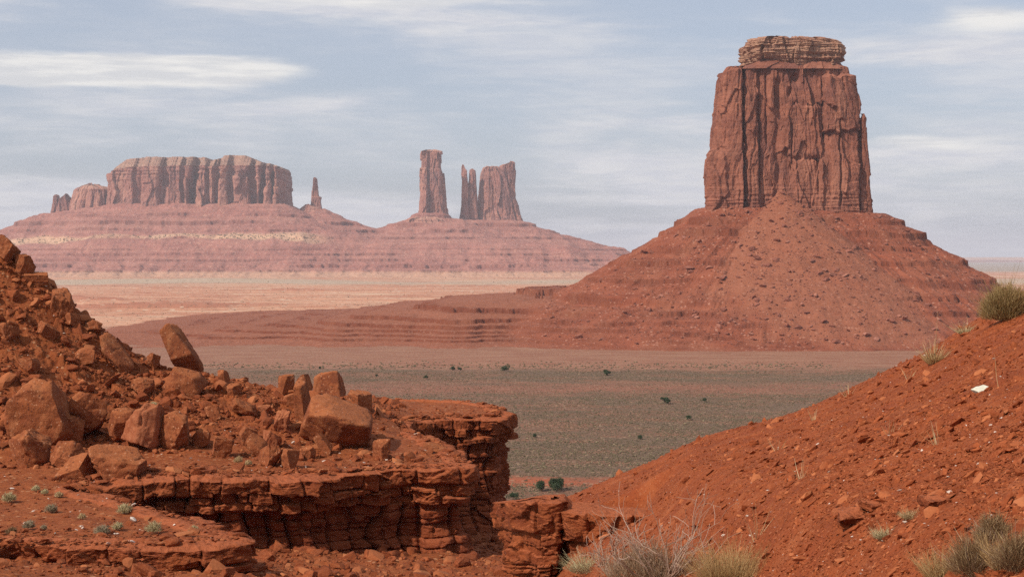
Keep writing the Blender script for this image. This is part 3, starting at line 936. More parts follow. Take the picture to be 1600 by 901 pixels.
t = thing_at('rock_spire', 492, 330, YF, 'slender isolated rock spire on a small cone, right of the long mesa', 'rock spire')
tower_mesh('needle', YF, [(277, 489, 493), (279, 488, 495), (288, 488, 496), (298, 487, 498), (306, 486.5, 499), (308, 486, 503), (318, 485, 503), (328, 482, 505), (340, 478, 510)], 22, 12, t, M_mesa, nth=240, nz=200, seed=31, strata=(0.3, 9, 2), amp=0.75)
tower_mesh('base_rock', YF - 30, [(321, 472, 490), (325, 466, 500), (332, 462, 506), (340, 458, 510)], 40, 20, t, M_mesa, nth=200, nz=60, seed=32, strata=(1, 9, 3), amp=0.8, toplump=16)
t = thing_at('rock_tower', 679, 345, YF, 'tallest of the three far towers, square column at their left', 'rock tower', 'three rock towers on the horizon')
tower_mesh('column', YF, [(234.5, 664, 686), (236, 659, 691), (240, 658, 692.5), (262, 658, 693), (266, 658, 695), (300, 656.5, 698), (325, 656, 700), (336, 655.5, 702), (350, 653, 706)], 62, 24, t, M_mesa, nth=520, nz=300, seed=33, strata=(0.2, 10, 3), toplump=7, p=4.5,
           panels=[(654, 667, 262, 350, 14), (667, 672, 236, 350, -8)])
tower_mesh('terrace_rock', YF - 120, [(341, 640, 690), (343, 634, 696), (348, 632, 700), (350, 624, 704), (360, 621, 708), (372, 616, 712)], 90, 26, t, M_mesa, nth=400, nz=80, seed=34, strata=(1, 8, 4), toplump=24)
t = thing_at('rock_tower', 733, 345, YF, 'thinnest of the three far towers, split in two pinnacles, in the middle', 'rock tower', 'three rock towers on the horizon')
tower_mesh('column', YF + 90, [(257, 722.5, 724.5), (259, 721.5, 725.5), (263, 720.5, 727), (266, 720.5, 730), (290, 720, 731.5), (320, 719.5, 732), (350, 717, 735)], 26, 13, t, M_mesa, nth=240, nz=220, seed=41, strata=(0.2, 9, 2), amp=0.7)
tower_mesh('column', YF + 110, [(264.5, 735, 741), (266, 733.5, 743.5), (275, 732.5, 744.5), (300, 731.5, 745.5), (325, 730, 747), (352, 728, 750)], 30, 14, t, M_mesa, nth=240, nz=220, seed=42, strata=(0.2, 9, 2), amp=0.7, toplump=6)
t = thing_at('rock_tower', 783, 350, YF, 'broadest of the three far towers, blocky butte at their right', 'rock tower', 'three rock towers on the horizon')
tower_mesh('column', YF + 170, [(260, 757, 779), (261, 754, 781), (264, 752.5, 783), (272, 750, 790), (300, 748.5, 800), (330, 747.5, 806), (345, 746, 812), (360, 742, 818)], 72, 22, t, M_mesa, nth=520, nz=260, seed=43, strata=(0.25, 10, 3), toplump=9, p=4)
tower_mesh('column', YF + 185, [(252.5, 795, 801), (254, 791, 804), (256, 786, 805), (258, 782, 805), (285, 780, 806.5), (310, 778, 808), (316, 777, 811), (332, 775, 815), (350, 772, 820), (362, 770, 826)], 70, 22, t, M_mesa, nth=460, nz=260, seed=44, strata=(0.25, 10, 3), toplump=10, p=4)

# far plateau on the right horizon
YP = 26000.0
nu, nv = 700, 90
tp = np.linspace(px2x(830, 1.0), px2x(3300, 1.0), nu)
yy = np.linspace(23000, 34000, nv)
Yg = np.broadcast_to(yy, (nu, nv)); Xg = tp[:, None] * Yg
fr = Yg - (24500 + fbm(Xg / 2500, 1.0, 3.0, 5) * 1800)
Zg = PLAIN - 5 + 95 * (0.6 * sstep(0, 700, fr) + 0.4 * sstep(1200, 3500, fr)) * (1 + 0.3 * fbm(Xg / 4000, 2.0, 1.0, 3)) + fbm(Xg / 500, Yg / 500, 1, 3) * 8
led = sstep(100, 300, fr) * (1 - sstep(300, 700, fr))
tag(build('far_plateau', np.stack([Xg, Yg, Zg], -1).reshape(-1, 3), grid_faces(nu, nv), M_ftalus, attrs={'ledge': led, 'sand': 0.8 * (1 - led)}), kind='structure')

# ------------------------------------------------------------------ right hillside
def hill_z(X, Y, fine=True):
    z = 0.4 * X - 0.128 * Y - 1.95
    px = 800 + X / Y * F
    z = z + 0.24 * np.exp(-((px - 1105) / 75) ** 2) * sstep(20, 33, Y)
    yc = 33.0 + fbm(X / 5, 0.0, 1.0, 2) * 2.0
    e = np.maximum(Y - yc, 0)
    z = z - 0.035 * e ** 2 - 0.04 * e
    drop = (0.62 + 0.6 * sstep(1.6, 0.4, X)) * sstep(3.5, 2.2, X) * sstep(28.3, 27.7, Y)
    drop = drop + np.maximum(0.12 - X, 0) * 6.0
    z = z - drop + 0.42 * sstep(1330, 1620, px) * sstep(12, 32, Y)
    z = z + fbm(X / 5.0, Y / 5.0, 12.0, 2) * 0.16
    if fine:
        z = z - 0.05 * np.clip(fbm((X * 0.3 + Y * 0.95) / 1.3, (X * 0.95 - Y * 0.3) / 7, 3.0, 3, ridged=True), 0, 1) ** 2
        z = z + fbm(X / 1.7, Y / 1.7, 0.3, 4) * 0.10
        f1, f2, cid = voro2(X / 0.11 + fbm(X / .3, Y / .3, 1, 2) * .4, Y / 0.16, 5)
        m = sstep(-0.3, 0.3, fbm(X / 0.8, Y / 0.8, 5.0, 3))
        z = z + (0.026 * (cid - 0.3) * sstep(0.0, 0.25, f2 - f1)) * (0.35 + 0.65 * m)
        f1, f2, cid = voro2(X / 0.06, Y / 0.09, 8)
        z = z + 0.012 * (cid - 0.4) * sstep(0.0, 0.3, f2 - f1)
    return z


nu, nv = 1150, 720
tp = np.linspace(px2x(735, 1.0), px2x(1790, 1.0), nu)
yy = np.concatenate([np.geomspace(5.0, 36, 660), np.linspace(36.3, 60, 60)])
Yg = np.broadcast_to(yy, (nu, nv)); Xg = tp[:, None] * Yg
Zg = hill_z(Xg, Yg)
tag(build('hillside', np.stack([Xg, Yg, Zg], -1).reshape(-1, 3), grid_faces(nu, nv), M_hill), kind='structure')


def hill_ray(px, py):
    """first point of the hillside seen at a photo pixel"""
    y = np.geomspace(6, 50, 700)
    px = np.atleast_1d(px).astype(float); py = np.atleast_1d(py).astype(float)
    out = []
    for a, b in zip(px, py):
        X = px2x(a, y); zr_ = py2z(b, y); zt = hill_z(X, y, False)
        i = np.nonzero(zr_ < zt)[0]
        k = i[0] if len(i) else len(y) - 200
        out.append((float(X[k]), float(y[k]), float(hill_z(X[k:k + 1], y[k:k + 1])[0])))
    return out


def hill_points(n, r, lo=765, hi=1680, ymin=8, ymax=36):
    p = r.uniform(lo, hi, n)
    # even in the picture: the image row changes with 1/Y
    inv = r.uniform(1 / ymax, 1 / ymin, n)
    Y = 1 / inv
    X = px2x(p, Y)
    return X, Y


r = np.random.default_rng(21)
n = 150000
X, Y = hill_points(n, r)
dens = fbm(X / 1.3, Y / 1.3, 4.0, 3) + 0.35 * fbm(X / 0.4, Y / .4, 2.0, 2)
kp = dens + r.random(n) * 0.9 > 0.25
X, Y = X[kp], Y[kp]
n = len(X)
sz = np.minimum(0.0065 * (1 - r.random(n)) ** -0.42, 0.075) * (0.6 + 0.4 * Y / 18)
size = sz[:, None] * np.stack([r.uniform(0.8, 1.7, n), r.uniform(0.7, 1.3, n), r.uniform(0.25, 0.6, n)], -1)
eul = np.stack([r.normal(0, 0.35, n) - 0.1, r.normal(-0.38, 0.35, n), r.uniform(0, 6.28, n)], -1)
eul[:, 2] = r.normal(0.2, 0.8, n)
scatter('shale_rubble', np.stack([X, Y, hill_z(X, Y) + size[:, 2] * 0.4], -1), size, eul, M_chip, CHIPS, seed=5)
n = 1100
X, Y = hill_points(n, r)
sz = np.minimum(0.006 * (1 - r.random(n)) ** -0.4, 0.026) * (0.6 + 0.4 * Y / 18)
size = sz[:, None] * np.stack([r.uniform(0.8, 1.5, n), r.uniform(0.7, 1.2, n), r.uniform(0.3, 0.7, n)], -1)
scatter('pale_pebbles', np.stack([X, Y, hill_z(X, Y) + size[:, 2] * 0.7], -1), size, r.uniform(-0.6, 0.6, (n, 3)), M_pale, CHIPS, seed=6)

# ------------------------------------------------------------------ left plateau
HC = np.array([(-400, 330), (-100, 350), (0, 392), (50, 432), (80, 450), (115, 482), (160, 512), (200, 547), (250, 577), (320, 590), (420, 607), (480, 619), (560, 632), (640, 672), (900, 680)], float)
YC = 82.0
HCX = px2x(HC[:, 0], YC); HCZ = py2z(HC[:, 1], YC)
RIM = np.array([(-40, 46), (-30, 47.5), (-22, 48.3), (-17.8, 49.2), (-13.5, 48.7), (-11.2, 48.9), (-10.0, 49.4), (-9.75, 50.4), (-11.4, 52.4), (-13.9, 55.4), (-16.4, 58.3), (-18.2, 60.0),
                (-18.3, 61.0), (-16.2, 62.2), (-13.6, 62.9), (-11.5, 63.2), (-9.4, 63.9), (-7.3, 65.6), (-5.3, 66.8), (-3.4, 67.0), (-2.4, 67.6), (-2.3, 69.2), (-3.1, 73), (-4.6, 78), (-6.3, 82.5), (-6.2, 85.4),
                (-5.0, 86.8), (-3.2, 87.4), (-1.5, 88.0), (-0.75, 89.0), (-0.65, 92), (-1.5, 95.5), (-4, 98.5), (-9, 99.5), (-16, 100.5), (-26, 102)])


def catmull(P, n):
    P = np.asarray(P, float)
    Q = np.concatenate([[2 * P[0] - P[1]], P, [2 * P[-1] - P[-2]]])
    out = []
    for i in range(len(P) - 1):
        p0, p1, p2, p3 = Q[i:i + 4]
        t = np.linspace(0, 1, 40, endpoint=False)[:, None]
        out.append(0.5 * (2 * p1 + (p2 - p0) * t + (2 * p0 - 5 * p1 + 4 * p2 - p3) * t ** 2 + (3 * p1 - p0 - 3 * p2 + p3) * t ** 3))
    out = np.concatenate(out + [P[-1:]])
    L = np.r_[0, np.cumsum(np.hypot(*np.diff(out, axis=0).T))]
    s = np.linspace(0, L[-1], n)
    return np.stack([np.interp(s, L, out[:, 0]), np.interp(s, L, out[:, 1])], -1), s


RIMD, _ = catmull(RIM, 700)
POLY = np.concatenate([RIMD, [(-60, 102), (-60, 46)]])


def inside(X, Y, poly):
    sh = X.shape; x = X.ravel(); y = Y.ravel()
    c = np.zeros(len(x), bool)
    a = poly; b = np.roll(poly, -1, 0)
    for (x1, y1), (x2, y2) in zip(a, b):
        if y1 == y2:
            continue
        cond = ((y1 > y) != (y2 > y)) & (x < (x2 - x1) * (y - y1) / (y2 - y1) + x1)
        c ^= cond
    return c.reshape(sh)


def left_z(X, Y, fine=True):
    hc = np.interp(X * YC / np.maximum(Y, 40), HCX, HCZ)
    hc = np.interp(X, HCX, HCZ)
    foot = 66.5 + 4.5 * sstep(-20, -6, X)
    t = np.clip((Y - foot) / (YC - foot), 0, 1)
    rise = np.maximum(hc + 10, 0)
    z = -10 + rise * (0.25 * t + 0.75 * t ** 1.35)
    z = z - np.maximum(Y - YC, 0) * np.minimum(rise * 0.06, 0.5)
    z = np.maximum(z, -10.2)
    z = z + 0.35 * sstep(58, 66, Y) * sstep(-8, -16, X) * (1 - t)
    if fine:
        rk = sstep(0.3, 2.0, rise * t)
        z = z + fbm(X / 3, Y / 3, 0.3, 4) * (0.12 + 0.35 * rk)
        f1, f2, cid = voro2(X / 0.9 + fbm(X, Y, 1, 2) * .4, Y / 1.1, 15)
        z = z + 0.30 * (cid - 0.35) * sstep(0.0, 0.3, f2 - f1) * rk * sstep(-0.2, 0.4, fbm(X / 2.5, Y / 2.5, 8.0, 3))
        z = z + 0.35 * facet(X / 1.6 + fbm(X, Y, 3, 2) * .3, Y / 1.8, 91, 1.4) * rk * sstep(-0.1, 0.3, fbm(X / 3, Y / 3, 18.0, 2))
        f1, f2, cid = voro2(X / 0.3, Y / 0.35, 18)
        z = z + 0.10 * (cid - 0.35) * sstep(0.0, 0.3, f2 - f1) * (0.15 + 0.85 * rk)
    return z


def dist_poly(X, Y, P):
    sh = X.shape; x = X.ravel(); y = Y.ravel()
    out = np.empty(len(x))
    for i in range(0, len(x), 20000):
        d = (x[i:i + 20000, None] - P[None, :, 0]) ** 2 + (y[i:i + 20000, None] - P[None, :, 1]) ** 2
        out[i:i + 20000] = np.sqrt(d.min(1))
    return out.reshape(sh)


nu, nv = 900, 640
tp = np.linspace(px2x(-160, 1.0), px2x(830, 1.0), nu)
yy = np.linspace(46, 103, nv)
Yg = np.broadcast_to(yy, (nu, nv)); Xg = tp[:, None] * Yg
Zg = left_z(Xg, Yg)
mask = inside(Xg, Yg, POLY) & (dist_poly(Xg, Yg, RIMD[::2]) > 0.55)
tag(build('rocky_plateau', np.stack([Xg, Yg, Zg], -1).reshape(-1, 3), grid_faces(nu, nv, mask), M_left), kind='structure')


def gully_z(X, Y, fine=True):
    z = -13.5 - 0.14 * (Y - 66) - 0.06 * (X + 11)
    z = z - np.maximum(Y - 91, 0) * 0.55 - np.maximum(X - 4, 0) * 0.05
    z = np.where(Y < 58, z + (58 - Y) * 0.02, z)
    if fine:
        z = z + fbm(X / 3.2, Y / 3.2, 5.0, 4) * 0.45
        f1, f2, cid = voro2(X / 0.7, Y / 0.9, 25)
        z = z + 0.28 * (cid - 0.35) * sstep(0.0, 0.3, f2 - f1) * sstep(-0.2, 0.4, fbm(X / 2.0, Y / 2.0, 3.0, 3))
    return z


nu, nv = 620, 420
tp = np.linspace(px2x(-160, 1.0), px2x(900, 1.0), nu)
yy = np.linspace(38, 125, nv)
Yg = np.broadcast_to(yy, (nu, nv)); Xg = tp[:, None] * Yg
tag(build('gully_floor', np.stack([Xg, Yg, gully_z(Xg, Yg)], -1).reshape(-1, 3), grid_faces(nu, nv), M_left), kind='structure')


def ledge_cliff(name, P, n, top_fn, base_fn, layers, under, mat, inner=1.3, jag=0.25, seed=0, nrow=150, flare=0.9, scale=1.0):
    """a layered rock rim swept along a plan path. layers: (depth from, to, out, block width)"""
    C, s = catmull(P, n)
    T = np.gradient(C, axis=0); T /= np.linalg.norm(T, axis=1, keepdims=True)
    k = np.hanning(41); k /= k.sum()
    pad = np.pad(T, ((20, 20), (0, 0)), 'edge')
    T = np.stack([np.convolve(pad[:, i], k, 'valid') for i in (0, 1)], -1)
    T /= np.linalg.norm(T, axis=1, keepdims=True)
    Nn = np.stack([T[:, 1], -T[:, 0]], -1)
    zt = top_fn(C[:, 0], C[:, 1])
    zb = np.minimum(base_fn(C[:, 0], C[:, 1]) - 0.6, zt - 0.8)
    H = zt - zb
    m0 = 26
    v = np.linspace(0, 1, nrow) ** 1.15
    dep = v[None] * H[:, None]
    Sg = np.broadcast_to(s[:, None], dep.shape)
    off = np.zeros_like(dep)
    wz = fbm(Sg / (5 * scale), 0 * Sg, seed + 1.1, 3) * 0.42 * scale + perlin(Sg / (0.8 * scale), dep / scale, seed + 8.0) * 0.06 * scale
    d2 = dep + wz
    low = layers[-1][1]
    for kx, (a, b, out, bw) in enumerate(layers):
        jit = perlin(Sg / (1.2 * scale), d2 / (0.8 * scale), seed + kx) * 0.12 * scale
        jd, bv = voro1((Sg + jit) / bw, seed * 7 + kx)
        miss = h1(np.floor(bv * 9973), seed + 3 + kx)
        aa = a + (h1(np.floor(bv * 7919), seed + kx) - 0.5) * 0.30 * scale
        bb = b + (h1(np.floor(bv * 6151), seed + kx + 1) - 0.5) * 0.30 * scale
        t = (d2 - aa) / np.maximum(bb - aa, 0.05)
        inn = ((t >= 0) & (t < 1))
        tt = np.clip(t, 0, 1)
        round_ = 1 - np.abs(2 * tt - 1) ** 12
        edge = 1 - np.exp(-(jd * bw / (0.04 * scale)) ** 2)
        o = out + (bv - 0.5) * 0.6 * scale - 0.35 * scale * (miss > 0.86)
        o = o - 0.22 * scale * (1 - round_) - 0.30 * scale * (1 - edge)
        off = np.where(inn, o, off)
    uo, rib = under
    jd, bv = voro1((Sg + perlin(Sg / 1.5, dep / 2.0, seed + 9.0) * 0.5) / (rib * scale), seed + 31)
    jd2, bv2 = voro1(dep / (0.42 * scale) + perlin(Sg / (3 * scale), dep, seed + 6.0) * 0.5, seed + 37)
    uo = uo * (1 - 0.95 * sstep(78, 86, C[:, 1]))[:, None] * (1 if scale == 1 else 1.0)
    u = uo + (bv - 0.5) * 0.9 * scale - 0.35 * scale * np.exp(-(jd * rib / 0.10) ** 2) + (bv2 - 0.5) * 0.36 * scale - 0.14 * np.exp(-(jd2 * 0.42 / 0.05) ** 2)
    u = u + flare * np.maximum(v[None] - 0.55, 0) ** 1.5 * H[:, None]
    off = np.where(d2 >= low, u, off)
    wy = fbm(Sg / scale, dep / scale, seed + 7.7, 3)
    off = off + (0.42 * facet(Sg / (1.35 * scale) + wy * .3, dep / (1.05 * scale) + wy * .3, seed + 71, 1.5) + 0.13 * facet(Sg / (0.55 * scale) + wy * .3, dep / (0.42 * scale), seed + 72, 1.3)
                 + 0.045 * facet(Sg / (0.2 * scale), dep / (0.13 * scale), seed + 73, 1.2)) * scale
    off = off + fbm(Sg / (1.6 * scale), dep / (1.0 * scale), seed + 5.0, 5, 0.6) * 0.26 * scale
    off = off + (fbm(s / (2.6 * scale), 0 * s, seed + 2.2, 3) * jag * scale)[:, None]
    X = C[:, :1] + Nn[:, :1] * off; Y = C[:, 1:] + Nn[:, 1:] * off
    lip = 0.32 * scale * (0.5 + h1(np.floor(s / (1.3 * scale)), seed + 4) * 0.0 + 0.5 * fbm(s / (1.5 * scale), 0 * s, seed + 3.3, 3))[:, None]
    Z = zt[:, None] - dep - lip
    # top, from inside to the lip
    iv = np.linspace(-inner, 0, m0, endpoint=False)
    lipo = off[:, :1]
    w_ = (iv[None] + inner) / inner
    io = iv[None] * (1 - w_ * 0) + lipo * w_ ** 2
    TX = C[:, :1] + Nn[:, :1] * io; TY = C[:, 1:] + Nn[:, 1:] * io
    f1, f2, cid = voro2(TX / (0.8 * scale), TY / (0.8 * scale), seed + 60)
    TZ = zt[:, None] + (0.10 * (cid - 0.4) * sstep(0, 0.2, f2 - f1) + fbm(TX, TY, seed + 1.0, 3) * 0.08) * scale - 0.22 * scale * (1 - sstep(0, 0.35, w_)) - lip * w_ ** 3 + fbm(TX / 0.4 / scale, TY / 0.4 / scale, seed + 2.0, 3) * 0.07 * scale
    A = np.stack([np.concatenate([TX, X], 1), np.concatenate([TY, Y], 1), np.concatenate([TZ, Z], 1)], -1)
    o = build(name, A.reshape(-1, 3), grid_faces(n, m0 + nrow), mat)
    return o


LAY = [(-0.3, 0.70, 0.45, 1.5), (0.70, 1.08, 0.36, 0.9), (1.08, 1.50, 0.28, 1.2)]
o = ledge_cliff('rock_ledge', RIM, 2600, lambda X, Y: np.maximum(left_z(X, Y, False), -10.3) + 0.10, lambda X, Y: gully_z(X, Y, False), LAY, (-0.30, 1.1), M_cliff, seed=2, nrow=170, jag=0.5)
tag(o, kind='structure')

OUT = np.array([(0.5, 37), (0.0, 32.5), (-0.12, 29.5), (-0.05, 28.0), (0.25, 27.3), (0.85, 27.0), (1.0, 27.5), (1.14, 27.5), (1.25, 26.9), (1.7, 26.7), (2.2, 26.5), (2.5, 26.4), (2.9, 26.0), (3.4, 25.2), (4.0, 24.0)])


def out_top(X, Y):
    return np.maximum(np.where(X < 1.07, -4.62 - 0.06 * (Y - 27), -4.80), hill_z(X, Y + 1.0, False) - 0.05) - 0.25 * np.exp(-((X - 1.07) / 0.07) ** 2)


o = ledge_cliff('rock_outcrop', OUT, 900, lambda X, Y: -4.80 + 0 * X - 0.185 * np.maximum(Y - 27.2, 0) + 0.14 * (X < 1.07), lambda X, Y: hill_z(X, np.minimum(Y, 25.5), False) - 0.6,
                [(-0.3, 0.55, 0.16, 1.15), (0.55, 0.60, 0.0, 0.5), (0.60, 0.80, 0.04, 0.8), (0.80, 0.95, -0.01, 0.45), (0.95, 1.15, 0.0, 0.7)], (-0.06, 1.2), M_cliff, inner=0.9, jag=0.2, seed=9, nrow=170, flare=0.15, scale=0.27)
tag(o, kind='structure')


def left_ray(px, py):
    y = np.linspace(47, 101, 900)
    X = px2x(px, y); zr_ = py2z(py, y)
    zt = left_z(X, y, False)
    ins = inside(X, y, POLY)
    i = np.nonzero((zr_ < zt) & ins)[0]
    k = i[0] if len(i) else int(np.argmin(np.where(ins, np.abs(zr_ - zt), 99)))
    return float(X[k]), float(y[k]), float(zt[k])


# ------------------------------------------------------------------ boulders, one by one
GB = 'sandstone boulders on the left slope'
# px0, px1, py top, py base, kind, tilt, turn, label
BOULDERS = [
    (-6, 30, 367, 412, 'rock', 12, 20, 'dark blocky boulder at the top left corner of the slope'),
    (24, 55, 398, 432, 'box', -6, 50, 'undercut rock jutting out just below the topmost left block'),
    (39, 79, 427, 448, 'loaf', 3, 10, 'low loaf-shaped boulder on the left skyline below the jutting rock'),
    (73, 119, 450, 496, 'box', 24, 30, 'angular boulder on the left skyline with a dark right side'),
    (57, 92, 503, 532, 'rock', 10, 70, 'squat bright red boulder half way up the left slope'),
    (154, 210, 516, 588, 'slab', 42, 15, 'long slab lying down the left slope with a dark square end'),
    (248, 318, 503, 578, 'stand', 62, 20, 'tall slab standing on end, tilted to the left against the plain'),
    (256, 323, 572, 618, 'slab', 12, 30, 'flat split slab lying below the tilted standing slab'),
    (14, 118, 584, 692, 'rock', 8, 40, 'biggest rounded boulder near the left edge'),
    (106, 171, 607, 684, 'rock', 20, 80, 'large smooth boulder right of the biggest rounded one'),
    (168, 222, 635, 690, 'rock', -10, 20, 'flat-faced boulder between the smooth boulder and the cracked pale one'),
    (192, 258, 626, 700, 'tan', 15, 60, 'pale-topped cracked boulder in the middle of the left slope'),
    (246, 297, 640, 702, 'rock', -14, 35, 'broken boulder leaning on the pale-topped cracked one'),
    (10, 82, 668, 728, 'loaf', 6, 30, 'rounded double-humped boulder at the foot of the slope, far left'),
    (79, 133, 688, 730, 'rock', 0, 10, 'lumpy boulder between two rounded ones at the slope foot'),
    (90, 149, 709, 748, 'round', 0, 0, 'smooth egg-shaped boulder in front at the slope foot'),
    (139, 230, 694, 747, 'loaf', 4, 5, 'long cracked boulder lying at the slope foot above the ledge'),
    (14, 48, 635, 679, 'box', 14, 60, 'small upright block in front of the biggest rounded boulder'),
    (94, 134, 648, 694, 'box', 20, 10, 'dark wedge under the large smooth boulder'),
    (318, 346, 634, 659, 'rock', 10, 20, 'small boulder on the slope below the flat split slab'),
    (358, 402, 622, 652, 'rock', 5, 60, 'wide grey-red boulder left of the pile of standing stones'),
    (372, 404, 666, 698, 'box', 16, 10, 'boulder at the left edge of the central stone pile'),
    (339, 358, 578, 607, 'stand', 78, 30, 'small pointed stone upright on the skyline beside the flat slab'),
    (487, 541, 577, 626, 'box', 14, 35, 'upright angular block crowning the central stone pile'),
    (464, 489, 583, 620, 'stand', 80, 10, 'narrow block just left of the crowning angular block'),
    (435, 461, 581, 611, 'box', 10, 50, 'small square block on the skyline left of the central pile'),
    (538, 582, 610, 638, 'box', -14, 40, 'low dark block right of the crowning angular block'),
    (466, 582, 612, 712, 'big', 24, 25, 'huge tilted block with a pale top face in the central pile'),
    (461, 488, 590, 660, 'stand', 84, 5, 'tall standing plate against the huge tilted block'),
    (581, 611, 685, 719, 'box', 10, 20, 'lone angular block on the ledge right of the huge tilted block'),
    (401, 441, 693, 731, 'rock', 5, 30, 'faceted boulder at the front foot of the central pile'),
    (437, 468, 700, 733, 'box', 8, 60, 'dark cube-like block beside the faceted boulder'),
    (489, 520, 675, 711, 'stand', 55, 20, 'slab leaning against the base of the huge tilted block'),
    (427, 454, 640, 676, 'tan', 10, 10, 'pale tan upright block left of the huge tilted block'),
    (407, 441, 672, 702, 'tan', 6, 40, 'pale tan squat block above the faceted boulder'),
    (383, 419, 677, 716, 'stand', 48, 30, 'slanting slab left of the faceted boulder'),
    (443, 466, 615, 640, 'box', 20, 70, 'dark block wedged left of the tall standing plate'),
    (402, 424, 634, 650, 'tan', 0, 0, 'small pale stone left of the tall standing plate'),
    (659, 709, 687, 713, 'slab', -22, 10, 'thin slab tipped over the edge of the ledge'),
    (470, 494, 698, 718, 'box', 5, 30, 'small block in the shade under the huge tilted block'),
    (300, 330, 668, 700, 'rock', 5, 40, 'boulder lying right of the broken leaning boulder'),
    (330, 366, 682, 716, 'box', 12, 15, 'blocky stone in the rubble left of the slanting slab'),
    (352, 378, 600, 622, 'box', 12, 30, 'small block just under the skyline right of the pointed stone'),
    (228, 252, 552, 576, 'box', 12, 30, 'low rock at the left foot of the tilted standing slab'),
    (118, 150, 545, 570, 'rock', 12, 30, 'brown rock left of the long slab on the upper slope'),
    (0, 30, 505, 535, 'rock', 12, 30, 'half-buried rock at the left edge of the upper slope'),
    (30, 62, 560, 586, 'box', 12, 60, 'rock directly above the biggest rounded boulder'),
    (205, 240, 590, 618, 'rock', 12, 60, 'weathered rock on the slope left of the flat split slab'),
    (100, 126, 490, 512, 'box', 22, 60, 'block just below the angular skyline boulder'),
    (134, 160, 500, 522, 'box', 25, 20, 'block on the left skyline above the long slab'),
]
SHAPES = {
    'box': dict(sub=5, nplanes=9, rough=0.06, boxy=0.06), 'rock': dict(sub=5, nplanes=11, rough=0.07, boxy=0.0), 'slab': dict(sub=4, nplanes=5, rough=0.045, boxy=0.12),
    'loaf': dict(sub=5, nplanes=8, rough=0.085, boxy=0.10), 'round': dict(sub=5, nplanes=3, rough=0.06, boxy=0.35), 'stand': dict(sub=4, nplanes=5, rough=0.04, boxy=0.10),
    'big': dict(sub=5, nplanes=6, rough=0.05, boxy=0.10), 'tan': dict(sub=5, nplanes=8, rough=0.08, boxy=0.05)}
HULLS = {  # outline corners read from the photo: px, py, depth in px (away from the eye)
    'huge tilted': [(487, 616, 40), (513, 612, 70), (578, 638, 80), (583, 652, 40), (578, 665, -45), (540, 661, -60), (522, 648, -58), (482, 646, -40), (465, 676, 5), (520, 703, -8), (560, 711, 10), (580, 706, 26), (478, 690, 50)],
    'tall slab standing': [(247, 514, 0), (261, 503, 2), (276, 505, 30), (284, 513, 34), (320, 570, 30), (300, 552, -8), (266, 562, -8), (274, 574, 6), (300, 590, 24), (318, 586, 24)],
    'upright angular': [(488, 622, 0), (490, 588, 8), (499, 581, 22), (527, 577, 8), (532, 622, -10), (541, 612, 24), (536, 590, 26), (495, 626, 34), (541, 626, 20)],
    'long slab lying': [(155, 523, 0), (165, 516, 22), (176, 520, 26), (209, 561, 25), (210, 573, 8), (195, 588, -2), (184, 568, -14), (158, 547, -6), (205, 584, 24), (165, 560, 24)],
    'thin slab tipped': [(660, 690, 0), (672, 687, 16), (700, 697, 18), (709, 707, 4), (704, 712, -4), (676, 703, -8), (662, 697, -4), (700, 711, 14)],
}


def hull_rock(P, rough, seed):
    import bmesh
    bm = bmesh.new()
    for p in P:
        bm.verts.new(p)
    bmesh.ops.convex_hull(bm, input=bm.verts[:])
    c = P.mean(0)
    N = np.array([f.normal[:] for f in bm.faces if f.calc_area() > 1e-7]); D = np.array([f.normal.dot(f.verts[0].co) for f in bm.faces if f.calc_area() > 1e-7]) - N @ c
    sgn = np.sign(D); N = N * sgn[:, None]; D = np.abs(D)
    bm.free()
    V, Fc = ICO[5]
    e = P.max(0) - P.min(0)
    dirs = V * e; dirs /= np.linalg.norm(dirs, axis=1, keepdims=True)
    t = (D[None] / np.maximum(dirs @ N.T, 1e-4)).min(1)
    V = dirs * t[:, None]
    s_ = e.max() / 2; o = np.random.default_rng(seed).uniform(0, 50, 3)
    q = V / s_
    nz = fbm(q[:, 0] * 2 + o[0], q[:, 1] * 2 + o[1], q[:, 2] * 2 + o[2], 5, 0.55)
    crk = 1 - np.abs(fbm(q[:, 0] * 1.1 + o[1], q[:, 1] * 1.1 + o[2], q[:, 2] * 2.2 + o[0], 2))
    return V + dirs * (s_ * rough * (0.8 * nz - 1.2 * np.clip((crk - 0.93) / 0.07, 0, 1)))[:, None] + c, Fc


